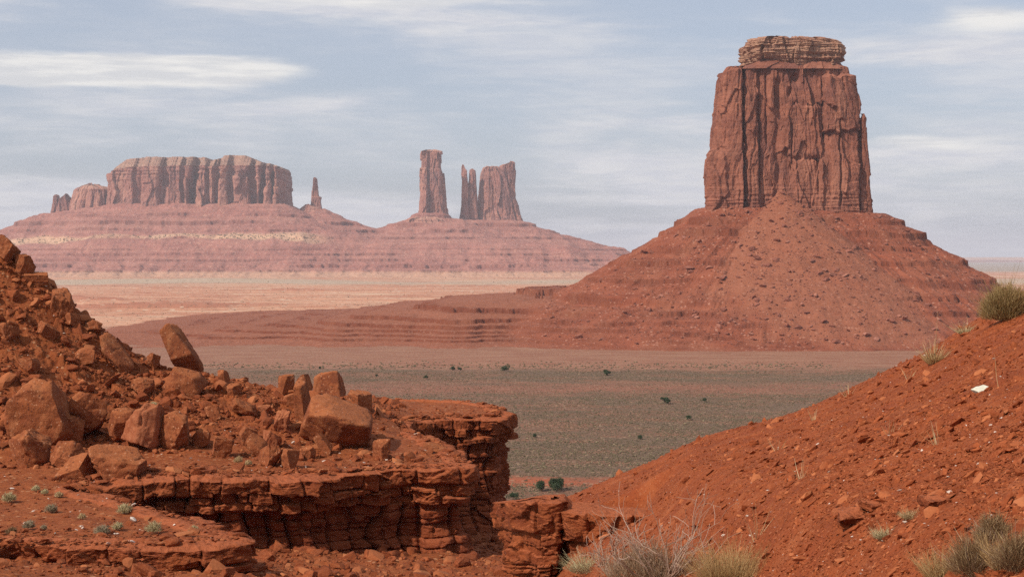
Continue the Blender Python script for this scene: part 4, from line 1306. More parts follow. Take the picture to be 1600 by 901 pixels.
BPOS = []
for i, (x0, x1, y0, y1, kind, tilt, turn, label) in enumerate(BOULDERS):
    X, Y, Z = left_ray((x0 + x1) / 2, y1 - 3)
    V, Fc = rock_shape(seed=500 + i, **SHAPES[kind])
    wpx, hpx = (x1 - x0), (y1 - y0)
    W = wpx * Y / F; Hh = hpx * Y / F
    a = math.radians(tilt)
    if kind in ('slab', 'stand', 'big'):
        # a plate of length L and thickness T turned by the tilt so its outline is W by H
        ca, sa = abs(math.cos(a)), abs(math.sin(a))
        det = ca * ca - sa * sa
        if abs(det) > 0.25:
            L = max((W * ca - Hh * sa) / det, 0.3 * max(W, Hh)); T = max((Hh * ca - W * sa) / det, 0.3 * max(W, Hh))
        else:
            L = 0.95 * max(W, Hh); T = 0.5 * L
        half = np.array([L / 2, 0.5 * (0.5 * L + 0.5 * T), T / 2]) * 1.04
    else:
        half = np.array([W / 2, (W + Hh) / 4, Hh / 2]) * 1.06
    V = V * half
    if kind in ('slab', 'stand', 'big'):
        M = rotmats(np.array([[0.12, a, 0]]))[0]
    else:
        M = rotmats(np.array([[0.1, a * 0.5, math.radians(turn)]]))[0]
        if turn:
            pass
    V = V @ M.T
    if kind in ('slab', 'stand', 'big'):
        M2 = rotmats(np.array([[0, 0, math.radians(turn - 20) * 0.4]]))[0]
        V = V @ M2.T
    # fit the outline
    V[:, 0] *= W / (V[:, 0].max() - V[:, 0].min()); V[:, 2] *= 1.1 * Hh / (V[:, 2].max() - V[:, 2].min())
    V[:, 2] -= V[:, 2].min()
    V[:, 0] -= (V[:, 0].max() + V[:, 0].min()) / 2
    V += np.array([X, Y, Z - 0.17 * Hh])
    for key, pts in HULLS.items():
        if label.startswith(key):
            q = np.array(pts, float)
            YY = Y + (q[:, 2] - q[:, 2].min()) * Y / F
            V, Fc = hull_rock(np.stack([px2x(q[:, 0], YY), YY, py2z(q[:, 1], YY) - 0.04], -1), 0.035, 700 + i)
    mt = M_boulder_t if kind in ('tan',) else M_boulder
    o = build('boulder', V, Fc, mt, loc=(X, Y, Z))
    tag(o, label, 'boulder', GB)
    BPOS.append((X, Y, W))

# small stones that gathered round each boulder
r = np.random.default_rng(35)
PS = []
for X, Y, W in BPOS:
    k = 34
    a = r.uniform(0, 6.28, k); q = W * r.uniform(0.40, 0.75, k)
    PS.append(np.stack([X + np.cos(a) * q, Y + np.sin(a) * q * 0.8, W * r.uniform(0.02, 0.09, k)], -1))
PS = np.concatenate(PS)
ok = inside(PS[:, 0], PS[:, 1], POLY)
PS = PS[ok]; n = len(PS); sz = np.clip(PS[:, 2], 0.03, 0.28)
size = sz[:, None] * np.stack([r.uniform(0.8, 1.6, n), r.uniform(0.7, 1.2, n), r.uniform(0.4, 0.85, n)], -1)
scatter('foot_rubble', np.stack([PS[:, 0], PS[:, 1], left_z(PS[:, 0], PS[:, 1]) + size[:, 2] * 0.3], -1), size, np.stack([r.normal(0, 0.4, n), r.normal(0.2, 0.4, n), r.uniform(0, 6.28, n)], -1), M_rubble, STONES, seed=13)

# rubble between the boulders
r = np.random.default_rng(33)
n = 16000
p = r.uniform(-60, 720, n); q = r.uniform(0, 1, n)
Y = 66 + 30 * q
X = px2x(p, Y)
rise = np.maximum(np.interp(X, HCX, HCZ) + 10, 0) * np.clip((Y - 68) / 14, 0, 1)
ok = inside(X, Y, POLY) & (dist_poly(X, Y, RIMD[::3]) > 0.6)
ok &= (sstep(0.1, 1.5, rise) * (0.55 + 0.9 * fbm(X / 2.2, Y / 2.2, 6.0, 3)) > r.random(n) * 0.85) | (r.random(n) < 0.05)
X, Y = X[ok], Y[ok]
n = len(X)
sz = np.minimum(0.055 * (1 - r.random(n)) ** -0.5, 0.42)
size = sz[:, None] * np.stack([r.uniform(0.8, 1.7, n), r.uniform(0.7, 1.2, n), r.uniform(0.28, 0.75, n)], -1)
eul = np.stack([r.normal(0, 0.4, n), r.normal(0.3, 0.4, n), r.uniform(0, 6.28, n)], -1)
scatter('slope_rubble', np.stack([X, Y, left_z(X, Y) + size[:, 2] * 0.35], -1), size, eul, M_rubble, STONES, seed=8)
n = 9000
sdx = r.integers(0, len(RIMD), n)
q = np.abs(r.normal(0, 1.3, n)) - 0.15
X = RIMD[sdx, 0] + r.normal(0, 0.3, n) - q * 0.4; Y = RIMD[sdx, 1] + q
ok = (inside(X, Y, POLY)) & (fbm(X / 1.5, Y / 1.5, 3.0, 3) + r.random(n) * 0.7 > 0.25)
X, Y = X[ok], Y[ok]; n = len(X)
sz = np.minimum(0.03 * (1 - r.random(n)) ** -0.5, 0.30)
size = sz[:, None] * np.stack([r.uniform(0.9, 1.7, n), r.uniform(0.8, 1.3, n), r.uniform(0.25, 0.6, n)], -1)
scatter('rim_rubble', np.stack([X, Y, np.maximum(left_z(X, Y, False), -10.2) + 0.10 + size[:, 2] * 0.3], -1), size, np.stack([r.normal(0, 0.2, n), r.normal(0, 0.2, n), r.uniform(0, 6.28, n)], -1), M_rubble, STONES, seed=12)
# debris on the gully floor and the bench
n = 9000
p = r.uniform(-40, 800, n); Y = r.uniform(45, 90, n); X = px2x(p, Y)
ins = inside(X, Y, POLY)
dd = dist_poly(X, Y, RIMD[::3])
z = np.where(ins, left_z(X, Y), gully_z(X, Y))
ok = (ins & (dd > 0.8) & (Y < 66) & (r.random(n) < 0.35)) | (~ins & (r.random(n) < 0.9))
X, Y, z, ins = X[ok], Y[ok], z[ok], ins[ok]
n = len(X)
sz = np.where(ins, 0.028, 0.04) * (1 - r.random(n)) ** -0.5
sz = np.minimum(sz, np.where(ins, 0.15, 0.38))
size = sz[:, None] * np.stack([r.uniform(0.8, 1.5, n), r.uniform(0.7, 1.2, n), r.uniform(0.4, 0.8, n)], -1)
scatter('gully_rubble', np.stack([X, Y, z + size[:, 2] * 0.4], -1), size, np.stack([r.normal(0, 0.3, n), r.normal(0, 0.3, n), r.uniform(0, 6.28, n)], -1), M_rubble, STONES, seed=9)
n = 260
p = r.uniform(-40, 700, n); Y = r.uniform(47, 84, n); X = px2x(p, Y)
ok = inside(X, Y, POLY)
X, Y = X[ok], Y[ok]; n = len(X)
sz = np.minimum(0.03 * (1 - r.random(n)) ** -0.4, 0.14)
size = sz[:, None] * np.stack([r.uniform(0.8, 1.6, n), r.uniform(0.7, 1.2, n), r.uniform(0.4, 0.7, n)], -1)
scatter('pale_fragments', np.stack([X, Y, left_z(X, Y) + 0.1], -1), size, r.uniform(-0.5, 0.5, (n, 3)), M_pale, CHIPS, seed=10)

# ------------------------------------------------------------------ stones on the right hillside
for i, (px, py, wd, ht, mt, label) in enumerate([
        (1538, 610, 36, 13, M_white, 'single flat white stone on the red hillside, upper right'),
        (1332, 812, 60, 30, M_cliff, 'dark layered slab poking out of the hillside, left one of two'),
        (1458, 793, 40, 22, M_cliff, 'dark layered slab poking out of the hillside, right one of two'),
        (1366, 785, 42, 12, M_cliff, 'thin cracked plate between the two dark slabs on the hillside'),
        (1000, 726, 13, 4, M_boulder_t, 'small pale stone on the skyline of the right hillside')]):
    X, Y, Z = hill_ray(px, py)[0]
    V, Fc = rock_shape(4, 5, 0.08, 900 + i, 0.12)
    V = V * np.array([wd * Y / F / 2, wd * Y / F / 2.6, ht * Y / F / 2])
    if i in (1, 2, 3):
        V = V * np.array([1, 1.5, 1])
        V[:, 2] += 0.12 * ht * Y / F * facet(V[:, 0] / (0.18 * wd * Y / F), V[:, 2] / (0.16 * ht * Y / F), 7 + i)
        V[:, 1] += 0.35 * ht * Y / F * facet(V[:, 0] / (0.35 * wd * Y / F), V[:, 2] / (0.2 * ht * Y / F), 17 + i)
    V = V @ rotmats(np.array([[0.35 if i in (0, 4) else 0.05, -0.30 if i in (0, 4) else -0.12, 0.2]]))[0].T + np.array([X, Y, Z + ht * Y / F * (0.55 if i == 0 else 0.25 if i == 4 else 0.32)])
    tag(build('stone' if i in (0, 4) else 'rock_slab', V, Fc, mt, loc=(X, Y, Z)), label, 'stone' if i in (0, 4) else 'rock slab')

# ------------------------------------------------------------------ plants
def plant_mat(name, a, b, c):
    m, n = material(name)
    g = n.node('ShaderNodeNewGeometry')
    rnd = g.outputs['Random Per Island']
    col = n.mix(n.ramp(rnd, 0.0, 0.7, 0, 1, False), a, b)
    col = n.mix(n.ramp(rnd, 0.8, 1.0, 0, 1, False), col, c)
    n.put(n.b.inputs['Base Color'], col)
    n.b.inputs['Roughness'].default_value = 0.8
    return m


P_ephedra = plant_mat('olive_green_stems', (0.24, 0.155, 0.058), (0.35, 0.23, 0.095), (0.46, 0.32, 0.165))
P_brown = plant_mat('brown_twigs', (0.16, 0.085, 0.04), (0.25, 0.14, 0.065), (0.36, 0.22, 0.11))
P_straw = plant_mat('dry_straw', (0.38, 0.24, 0.11), (0.50, 0.34, 0.17), (0.60, 0.45, 0.27))
P_twig = plant_mat('bleached_twigs', (0.27, 0.155, 0.10), (0.39, 0.25, 0.175), (0.52, 0.38, 0.29))
P_yellow = plant_mat('yellow_grass', (0.34, 0.19, 0.075), (0.46, 0.28, 0.115), (0.58, 0.40, 0.20))
P_grey = plant_mat('grey_green_leaves', (0.36, 0.27, 0.13), (0.48, 0.38, 0.20), (0.60, 0.50, 0.30))
P_bench = plant_mat('grey_brown_leaves', (0.24, 0.175, 0.10), (0.34, 0.26, 0.16), (0.46, 0.37, 0.24))
P_sage = plant_mat('sagebrush_leaves', (0.080, 0.058, 0.030), (0.135, 0.102, 0.056), (0.235, 0.178, 0.10))
P_juniper = plant_mat('juniper_green', (0.028, 0.042, 0.018), (0.050, 0.070, 0.030), (0.085, 0.10, 0.045))


def blades(r, n, rad, hgt, spread, thick, K=5, curl=0.25, up=0.6, lean=(0, 0), wild=0.06):
    """thin three-sided stems from a patch; returns V, F"""
    a = r.uniform(0, 2 * np.pi, n); q = np.sqrt(r.random(n)) * rad
    P = np.zeros((n, K, 3))
    P[:, 0, 0] = np.cos(a) * q * 0.6; P[:, 0, 1] = np.sin(a) * q * 0.6
    out = (q / max(rad, 1e-6)) * spread + r.normal(0, 0.12, n)
    dirv = np.stack([np.cos(a) * out + lean[0], np.sin(a) * out + lean[1], np.full(n, up) + 0.1 * r.random(n)], -1)
    dirv /= np.linalg.norm(dirv, axis=1, keepdims=True)
    L = hgt * r.uniform(0.55, 1.08, n)
    cv = r.normal(0, curl, (n, 3)); cv[:, 2] -= curl * 0.4
    for k in range(1, K):
        t = k / (K - 1)
        P[:, k] = P[:, 0] + dirv * (L * t)[:, None] + cv * (L * t * t * 0.5)[:, None] + r.normal(0, wild, (n, 3)) * (L * 0.25)[:, None]
    th = thick * r.uniform(0.7, 1.3, n)
    V = np.zeros((n, K, 3, 3))
    ph = r.uniform(0, 6.28, n)
    for k in range(K):
        w_ = th * (1 - 0.75 * k / (K - 1))
        for j in range(3):
            an = ph + j * 2.094
            V[:, k, j] = P[:, k] + np.stack([np.cos(an) * w_, np.sin(an) * w_, 0 * w_], -1)
    idx = np.arange(n * K * 3).reshape(n, K, 3)
    Fs = []
    for j in range(3):
        j2 = (j + 1) % 3
        Fs.append(np.stack([idx[:, :-1, j], idx[:, :-1, j2], idx[:, 1:, j2], idx[:, 1:, j]], -1).reshape(-1, 4))
    return V.reshape(-1, 3), np.concatenate(Fs)


def bush(name, loc, specs, label, cat, group=None):
    """specs: list of (part name, material, blades kwargs, seed)"""
    if len(specs) == 1:
        pn, mt, kw, sd = specs[0]
        V, Fc = stems(sd, kw)
        o = build(name, V, Fc, mt); o.location = loc
        return tag(o, label, cat, group)
    e = empty(name, loc); tag(e, label, cat, group)
    for pn, mt, kw, sd in specs:
        V, Fc = stems(sd, kw)
        build(pn, V, Fc, mt, parent=e)
    return e


def dome(r, n, rad, hgt, thick, sprig=0.28, K=4):
    """a rounded shrub: short sprigs all through a dome, with stems from the root"""
    d = r.normal(size=(n, 3)); d[:, 2] = np.abs(d[:, 2]); d /= np.linalg.norm(d, axis=1, keepdims=True)
    lump = 0.82 + 0.3 * perlin(d[:, 0] * 2.2 + thick * 999, d[:, 1] * 2.2, d[:, 2] * 2.2)
    q = (0.25 + 0.75 * r.random(n) ** 0.55) * lump
    P0 = d * q[:, None] * np.array([rad, rad, hgt * 0.86])
    P0[:, 2] += 0.02 * hgt
    dr = d * np.array([0.8, 0.8, 0.6]) + np.array([0, 0, 0.55]) + r.normal(0, 0.32, (n, 3))
    dr /= np.linalg.norm(dr, axis=1, keepdims=True)
    L = hgt * sprig * r.uniform(0.5, 1.2, n)
    ns = n // 12
    P0[:ns] = r.normal(0, 0.10 * rad, (ns, 3)) * np.array([1, 1, 0]); 
    dr[:ns] = d[:ns] + np.array([0, 0, 0.35]); dr[:ns] /= np.linalg.norm(dr[:ns], axis=1, keepdims=True); L[:ns] = hgt * r.uniform(0.7, 1.05, ns)
    P = np.zeros((n, K, 3)); cv = r.normal(0, 0.3, (n, 3))
    for k in range(K):
        t = k / (K - 1)
        P[:, k] = P0 + dr * (L * t)[:, None] + cv * (L * t * t * 0.5)[:, None]
    th = thick * r.uniform(0.7, 1.3, n); V = np.zeros((n, K, 3, 3)); ph = r.uniform(0, 6.28, n)
    for k in range(K):
        w_ = th * (1 - 0.7 * k / (K - 1))
        for j in range(3):
            an = ph + j * 2.094
            V[:, k, j] = P[:, k] + np.stack([np.cos(an) * w_, np.sin(an) * w_, 0 * w_], -1)
    V[..., 2] = np.maximum(V[..., 2], 0.0)
    idx = np.arange(n * K * 3).reshape(n, K, 3)
    Fs = [np.stack([idx[:, :-1, j], idx[:, :-1, (j + 1) % 3], idx[:, 1:, (j + 1) % 3], idx[:, 1:, j]], -1).reshape(-1, 4) for j in range(3)]
    return V.reshape(-1, 3), np.concatenate(Fs)


def stems(sd, kw):
    kw = dict(kw)
    f = dome if kw.pop('dome', False) else blades
    return f(np.random.default_rng(sd), **kw)


def hp(px, py):
    X, Y, Z = hill_ray(px, py)[0]
    return (X, Y, Z - 0.02), Y / F


loc, u = hp(1572, 499)
bush('shrub', loc, [('foliage', P_ephedra, dict(dome=True, n=5200, rad=43 * u, hgt=64 * u, thick=0.42 * u, sprig=0.24), 1),
                    ('stem', P_twig, dict(n=60, rad=26 * u, hgt=30 * u, spread=0.9, thick=0.6 * u, curl=0.5), 2)], 'rounded olive-green shrub on the skyline of the right hillside', 'shrub')
loc, u = hp(1459, 536)
bush('grass_tuft', loc, [('blade', P_straw, dict(n=70, rad=14 * u, hgt=42 * u, spread=0.75, thick=0.65 * u, curl=0.12, wild=0.02), 3),
                         ('base_leaf', P_yellow, dict(n=260, rad=15 * u, hgt=18 * u, spread=0.7, thick=0.5 * u), 4),
                         ('stalk', P_straw, dict(n=2, rad=1 * u, hgt=78 * u, spread=0.03, thick=0.6 * u, curl=0.02, wild=0.01, lean=(0.02, 0)), 5)], 'tall dry straw-coloured grass tuft on the hillside skyline', 'grass tuft')
loc, u = hp(1508, 520)
bush('grass_tuft', loc, [('blade', P_straw, dict(n=45, rad=12 * u, hgt=32 * u, spread=1.2, thick=0.5 * u, curl=0.2), 6),
                         ('base_leaf', P_grey, dict(n=200, rad=13 * u, hgt=13 * u, spread=0.9, thick=0.5 * u), 7)], 'low wispy grass tuft between the olive shrub and the tall tuft', 'grass tuft')
SH = 'brown scrub bushes at the lower right'
for px, py, rr, hh, sd, mt, label in ((1553, 832, 22, 52, 10, P_brown, 'upper small brown bush at the lower right edge'),
                                      (1526, 888, 38, 76, 11, P_brown, 'widest brown bush at the bottom right corner'),
                                      (1590, 876, 30, 70, 12, P_brown, 'brown bush cut by the right edge of the picture')):
    loc, u = hp(px, py)
    bush('shrub', loc, [('foliage', mt, dict(dome=True, n=2600, rad=rr * 1.35 * u, hgt=hh * 0.95 * u, thick=0.42 * u), sd),
                        ('stem', P_twig, dict(n=70, rad=rr * u, hgt=hh * 0.95 * u, spread=0.9, thick=0.5 * u, curl=0.3), sd + 20),
                        ('tip', P_straw, dict(dome=True, n=420, rad=rr * 1.4 * u, hgt=hh * u, thick=0.40 * u), sd + 40)], label, 'shrub', SH)
for px, py, rr, hh, k, sd, label in ((1474, 900, 34, 56, 420, 13, 'yellow dry grass clump left of the widest brown bush'),
                                     (1560, 884, 12, 60, 260, 14, 'tan grass clump between two brown bushes'),
                                     (1145, 916, 60, 74, 1300, 15, 'dense yellow grass clump beside the bare bleached bush')):
    loc, u = hp(px, py)
    bush('grass_clump', loc, [('blade', P_yellow, dict(n=k, rad=rr * u, hgt=hh * u, spread=0.55, thick=0.5 * u, curl=0.25, wild=0.08), sd)], label, 'grass clump')
for px, py, rr, hh, sd, label in ((1384, 830, 20, 22, 16, 'small grey scrub under the two dark slabs on the hillside'), (1425, 806, 22, 16, 17, 'thin dry tuft beside the right dark slab on the hillside'),
                                  (920, 890, 46, 34, 18, 'pale scrub at the foot of the rock outcrop, bottom centre')):
    loc, u = hp(px, py)
    bush('scrub', loc, [('twig', P_grey if sd != 17 else P_straw, dict(n=420, rad=rr * u, hgt=hh * u, spread=1.1, thick=0.45 * u, curl=0.4, wild=0.15), sd)], label, 'scrub')


def tube(P, rad, sides=4):
    P = np.asarray(P); K = len(P)
    T = np.gradient(P, axis=0); T /= np.linalg.norm(T, axis=1, keepdims=True) + 1e-9
    a = np.cross(T, [0.3, 0.9, 0.1]); a /= np.linalg.norm(a, axis=1, keepdims=True) + 1e-9
    b = np.cross(T, a)
    V = np.stack([P + rad[:, None] * (np.cos(j * 2 * np.pi / sides) * a + np.sin(j * 2 * np.pi / sides) * b) for j in range(sides)], 1)
    idx = np.arange(K * sides).reshape(K, sides)
    Fs = [np.stack([idx[:-1, j], idx[:-1, (j + 1) % sides], idx[1:, (j + 1) % sides], idx[1:, j]], -1) for j in range(sides)]
    return V.reshape(-1, 3), np.concatenate(Fs)


def branching(r, start, d, L, rad, depth, out):
    K = 7
    P = [np.array(start, float)]
    d = np.array(d, float); d /= np.linalg.norm(d)
    for k in range(K - 1):
        d = d + r.normal(0, 0.17, 3) + np.array([0, 0, 0.02]); d /= np.linalg.norm(d)
        P.append(P[-1] + d * L / (K - 1))
    P = np.array(P)
    out.append((P, np.linspace(rad, rad * 0.45, K), depth))
    if depth <= 0:
        return
    for _ in range(r.integers(2, 4)):
        k = r.integers(2, K)
        nd = d + r.normal(0, 0.55, 3); nd[2] = abs(nd[2]) * 0.8 + 0.15
        branching(r, P[k], nd, L * r.uniform(0.45, 0.8), rad * 0.55, depth - 1, out)


def dead_bush(px, py, hgt, n, sd, label, spread=0.8):
    (X, Y, Z), u = hp(px, py)
    r = np.random.default_rng(sd)
    e = empty('bare_bush', (X, Y, Z)); tag(e, label, 'bare bush')
    for part_name, lim in (('branch', (0, 1)), ('twig', (2,))):
        pass
    groups = {'branch': [], 'twig': []}
    for k in range(n):
        a = r.uniform(0, 6.28)
        q = spread * math.sqrt(r.random())
        out = []
        branching(r, (math.cos(a) * 10 * u, math.sin(a) * 10 * u, 0), (math.cos(a) * q + 0.0, math.sin(a) * q * 0.7, 0.75), hgt * u * r.uniform(0.5, 0.8), 1.15 * u, 2, out)
        for P, rad, dpt in out:
            groups['branch' if dpt == 2 else 'twig'].append((P, np.maximum(rad, 0.30 * u)))
    for nm, lst in groups.items():
        VV = []; FF = []; b = 0
        for P, rad in lst:
            v, f = tube(P, rad); VV.append(v); FF.append(f + b); b += len(v)
        build(nm, np.concatenate(VV), np.concatenate(FF), P_twig, parent=e)


dead_bush(1035, 905, 112, 24, 5, 'large bare bleached bush with long branching twigs, bottom centre', 1.25)
loc, u = hp(1015, 908)
bush('twiggy_shrub', loc, [('twig', plant_mat('pale_brown_twigs', (0.22, 0.12, 0.06), (0.34, 0.21, 0.12), (0.46, 0.33, 0.22)), dict(dome=True, n=2600, rad=95 * u, hgt=72 * u, thick=0.42 * u, sprig=0.34), 57)], 'dense pale brown twiggy shrub under the large bare bush, bottom centre', 'shrub')
dead_bush(962, 900, 85, 16, 8, 'smaller bare bush at the foot of the outcrop, left of the large one', 0.9)
GS = 'dry stalks on the hillside'
for i, (px, py, hh, label) in enumerate(((1561, 600, 50, 'single thin stalk just right of the white stone'), (1215, 700, 36, 'thin dry stalks in the middle of the red slope'), (1252, 742, 40, 'pair of stalks on the slope above the dark slabs'),
                                         (1325, 618, 26, 'short dry stalks on the skyline right of the mound'), (1180, 850, 62, 'dry stalks right of the yellow grass clump'), (1272, 600 + 30, 22, 'sparse stalks on the skyline over the sage plain'),
                                         (1420, 560, 20, 'small dry wisps left of the tall straw tuft'), (1465, 690, 46, 'thin stalks below the white stone'), (1390, 680, 30, 'faint dry wisps in the centre of the hillside'))):
    loc, u = hp(px, py)
    bush('dry_stalks', loc, [('stalk', P_straw, dict(n=1 if i == 0 else 7, rad=8 * u, hgt=hh * u, spread=0.5, thick=0.5 * u, curl=0.15, wild=0.04), 60 + i)], label, 'dry stalks', GS)

LS = 'small desert shrubs on the left bench'
for i, (px, py, wd, mt, label) in enumerate(((14, 785, 26, P_grey, 'pale green cushion shrub nearest the left edge of the bench'), (56, 768, 14, P_grey, 'tiny pale shrub at the back of the bench, left one of two'), (70, 773, 13, P_grey, 'tiny pale shrub at the back of the bench, right one of two'),
                                             (80, 801, 22, P_bench, 'grey shrub in the middle of the left bench'), (195, 803, 27, P_grey, 'grey-green shrub beside the dark cleft under the ledge'), (45, 827, 22, P_bench, 'low grey shrub near the front left of the bench'),
                                             (160, 837, 28, P_bench, 'brown-grey shrub at the front of the bench, left of a trio'), (184, 829, 20, P_grey, 'pale shrub in the middle of the trio at the bench front'), (240, 833, 30, P_grey, 'grey-green shrub at the right of the bench front'),
                                             (18, 836, 20, P_brown, 'dark brown shrub at the front left corner of the bench'), (303, 833, 18, P_grey, 'small pale shrub near the tip of the bench'), (68, 829, 12, P_bench, 'tiny grey shrub between two low shrubs on the bench'),
                                             (92, 778, 15, P_straw, 'straw tuft behind the grey shrub on the bench'), (128, 812, 14, P_straw, 'straw tuft in the bench centre'), (240, 640, 20, P_grey, 'pale green tuft among the boulders above the cracked pale one'),
                                             (372, 724, 16, P_straw, 'straw tuft left of the faceted boulder'), (388, 728, 14, P_straw, 'small straw tuft at the foot of the central pile'))):
    X, Y, Z = left_ray(px, py)
    u = Y / F
    bush('desert_shrub', (X, Y, Z - 0.02 + 0.08), [('foliage', mt, dict(dome=True, n=520, rad=wd * 0.5 * u, hgt=wd * 0.6 * u, thick=0.5 * u), 80 + i)], label, 'shrub', LS)

# junipers on the plain
def leafy(r, n, leaf, W, H):
    """leaf faces through a lumpy crown"""
    k = 9
    C = np.stack([r.normal(0, 0.17, k) * W, r.normal(0, 0.17, k) * W, r.uniform(0.3, 0.7, k) * H], -1)
    R_ = r.uniform(0.16, 0.30, k)
    w_ = r.integers(0, k, n)
    d = r.normal(size=(n, 3)); d /= np.linalg.norm(d, axis=1, keepdims=True)
    P = C[w_] + d * (R_[w_] * (0.5 + 0.5 * r.random(n)))[:, None] * np.array([W, W, H])
    P[:, 2] = np.maximum(P[:, 2], 0.05 * H)
    a = r.normal(size=(n, 3)); a /= np.linalg.norm(a, axis=1, keepdims=True)
    b = np.cross(a, r.normal(size=(n, 3))); b /= np.linalg.norm(b, axis=1, keepdims=True)
    V = np.stack([P - a * leaf, P + b * leaf * 0.6, P + a * leaf, P - b * leaf * 0.6], 1).reshape(-1, 3)
    return V, np.arange(n * 4).reshape(n, 4)


def plain_pt(px, py):
    Y = PLAIN * F / (HZ - py)
    X = px2x(px, Y)
    return float(X), float(Y), float(plain_z(np.array([X]), np.array([Y]))[0])


GJ = 'junipers dotting the plain'
for i, (px, py, wd, label) in enumerate(((846, 766, 22, 'green juniper on the near plain, left of a close pair'), (873, 765, 30, 'broad green juniper on the near plain, right of a close pair'), (801, 780, 16, 'small green juniper peeping past the cliff end'),
                                         (949, 586, 14, 'lone dark juniper on the far edge of the sage, centre'), (708, 579, 10, 'dark juniper on the far sage edge, left of a close pair'), (718, 579, 8, 'small dark juniper on the far sage edge, right of a close pair'),
                                         (790, 580, 13, 'upright dark juniper on the far sage edge above the cliff end'), (1041, 631, 15, 'dark juniper in the sage under the right side of the butte'), (1101, 628, 9, 'small dark juniper close to the hillside skyline'),
                                         (1077, 656, 10, 'faint dark juniper just above the mound of the hillside'), (835, 683, 9, 'small dark bush in the sage right of the cliff end'), (1000, 686, 10, 'small dark bush in the sage left of the mound'),
                                         (588, 588, 6, 'tiny dark bush in the sage above the crowning block'), (666, 592, 8, 'tiny dark bush in the sage above the far ledge'), (500, 577, 7, 'tiny dark bush on the sage edge at the left'))):
    X, Y, Z = plain_pt(px, py)
    W = wd * Y / F
    rr = np.random.default_rng(300 + i)
    big = i < 3
    V, Fc = leafy(rr, 2600 if big else 700, W * 0.035 if big else W * 0.06, W, W * 0.85)
    if big:
        e = empty('juniper', (X, Y, Z)); tag(e, label, 'juniper', GJ)
        build('crown', V, Fc, P_juniper, parent=e, smooth=False)
        tv, tf = tube([(0, 0, -0.2), (0.05 * W, 0, 0.2 * W), (0, 0.04 * W, 0.5 * W)], np.array([0.05, 0.04, 0.02]) * W, 6)
        build('trunk', tv, tf, P_brown, parent=e)
    else:
        o = build('juniper', V, Fc, P_juniper, smooth=False); o.location = (X, Y, Z)
        tag(o, label, 'juniper', GJ)

# sagebrush: nobody could count it
r = np.random.default_rng(77)
n = 130000
inv = r.uniform(1 / 1030, 1 / 400, n) ** 1.0
Y = 1 / inv
Y = np.where(r.random(n) < 0.5, r.uniform(420, 1030, n), Y)
X = px2x(r.uniform(290, 1420, n), Y)
ok = (Y < 1000 + 45 * fbm(X / 60, Y / 200, 24.0, 3))
ok &= fbm(X / 45, Y / 28, 4.0, 3) + 0.7 * fbm(X / 170, Y / 55, 14.0, 3) + r.random(n) * 0.9 > 0.22
ok &= ~((np.abs(Y - 508) < 7) & (r.random(n) < 0.9))
ok &= ~((np.abs(Y - 872) < 40) & (r.random(n) < 0.55))
X, Y = X[ok], Y[ok]
n = len(X)
sz = r.uniform(0.14, 0.42, n) * np.where(r.random(n) < 0.04, 1.8, 1.0)
size = sz[:, None] * np.array([1.0, 1.0, 0.75])
tv = np.array([(1, 0, 0), (0, 1, 0), (-1, 0, 0), (0, -1, 0), (0, 0, 1), (0, 0, -1)], float)
tf = np.array([(0, 1, 4), (1, 2, 4), (2, 3, 4), (3, 0, 4), (1, 0, 5), (2, 1, 5), (3, 2, 5), (0, 3, 5)])
SG = []
for k in range(6):
    v = tv * np.random.default_rng(k).uniform(0.7, 1.25, (len(tv), 1))
    SG.append((v, tf))
scatter('sagebrush', np.stack([X, Y, plain_z(X, Y) + sz * 0.3], -1), size, np.stack([0 * X, 0 * X, r.uniform(0, 6, n)], -1), P_sage, SG, seed=14)
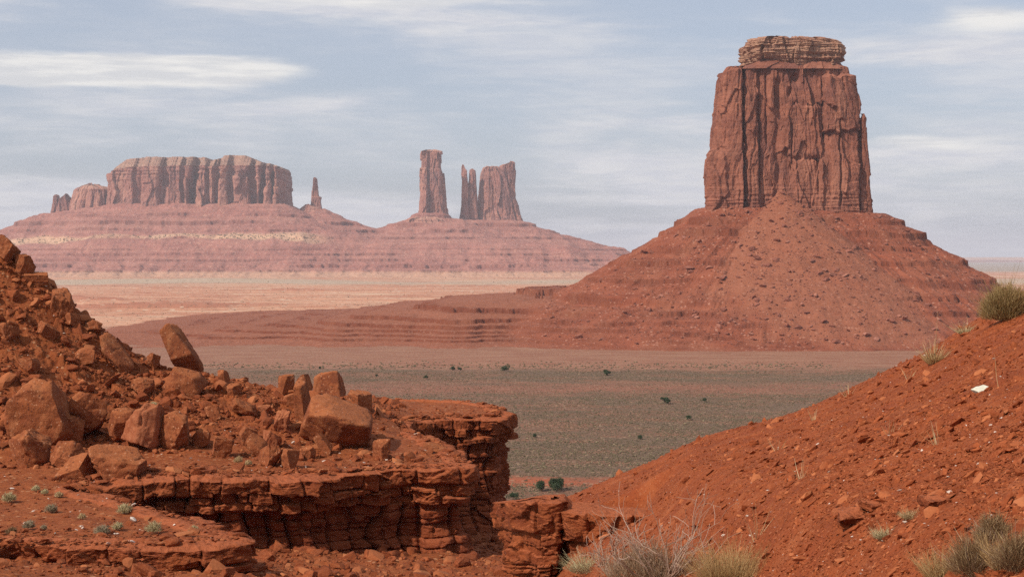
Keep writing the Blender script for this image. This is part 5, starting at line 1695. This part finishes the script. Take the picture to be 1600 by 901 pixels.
# scrub at the edge of the sage and over the far sands
n = 2600
Y = np.concatenate([r.normal(1045, 18, 900), 1 / r.uniform(1 / 6000, 1 / 1600, 1700)])
X = px2x(np.where(np.arange(n) < 900, r.uniform(300, 1300, n), r.uniform(60, 900, n)), Y)
sz = r.uniform(0.35, 0.9, n) * np.where(Y > 1500, Y / 2500 + 0.3, 1.0)
bz = butte_ground(X, Y)[0]
pz = plain_z(X, Y)
ok = bz < pz
X, Y, sz, pz = X[ok], Y[ok], sz[ok], pz[ok]
n = len(X)
scatter('far_scrub', np.stack([X, Y, pz + sz * 0.3], -1), sz[:, None] * np.array([1.1, 1.1, 0.8]), np.zeros((n, 3)), P_sage, SG, seed=15)
# dark scrub on the far dunes under the mesa
n = 6000
Y = r.uniform(6350, 6900, n); X = px2x(r.uniform(-40, 560, n), Y)
z, _, sd2 = far_ground(X, Y)
ok = (sd2 > 0.4) & (z > 40) & (r.random(n) < 0.55)
X, Y, z = X[ok], Y[ok], z[ok]
n = len(X)
sz = r.uniform(1.3, 4.2, n)
scatter('dune_scrub', np.stack([X, Y, z + sz * 0.3], -1), sz[:, None] * np.array([1.1, 1.1, 0.8]), np.zeros((n, 3)), P_sage, SG, seed=16)

# ------------------------------------------------------------------ air
HAZE = 3.4e-5
me = bpy.data.meshes.new('haze')
x, y0, y1, z0, z1 = 43000, -60, 46500, PLAIN - 16, 545
vs = [(-x, y0, z0), (x, y0, z0), (x, y1, z0), (-x, y1, z0), (-x, y0, z1), (x, y0, z1), (x, y1, z1), (-x, y1, z1)]
me.from_pydata(vs, [], [(0, 3, 2, 1), (4, 5, 6, 7), (0, 1, 5, 4), (1, 2, 6, 5), (2, 3, 7, 6), (3, 0, 4, 7)])
hm = bpy.data.materials.new('air')
hm.use_nodes = True
hm.node_tree.nodes.clear()
pv = hm.node_tree.nodes.new('ShaderNodeVolumePrincipled')
pv.inputs['Color'].default_value = (0.97, 0.94, 1.0, 1)
pv.inputs['Density'].default_value = HAZE
pv.inputs['Anisotropy'].default_value = 0.0
ho = hm.node_tree.nodes.new('ShaderNodeOutputMaterial')
hm.node_tree.links.new(pv.outputs[0], ho.inputs[1])
me.materials.append(hm)
hz = bpy.data.objects.new('haze', me)
COL.objects.link(hz)
tag(hz, kind='stuff')
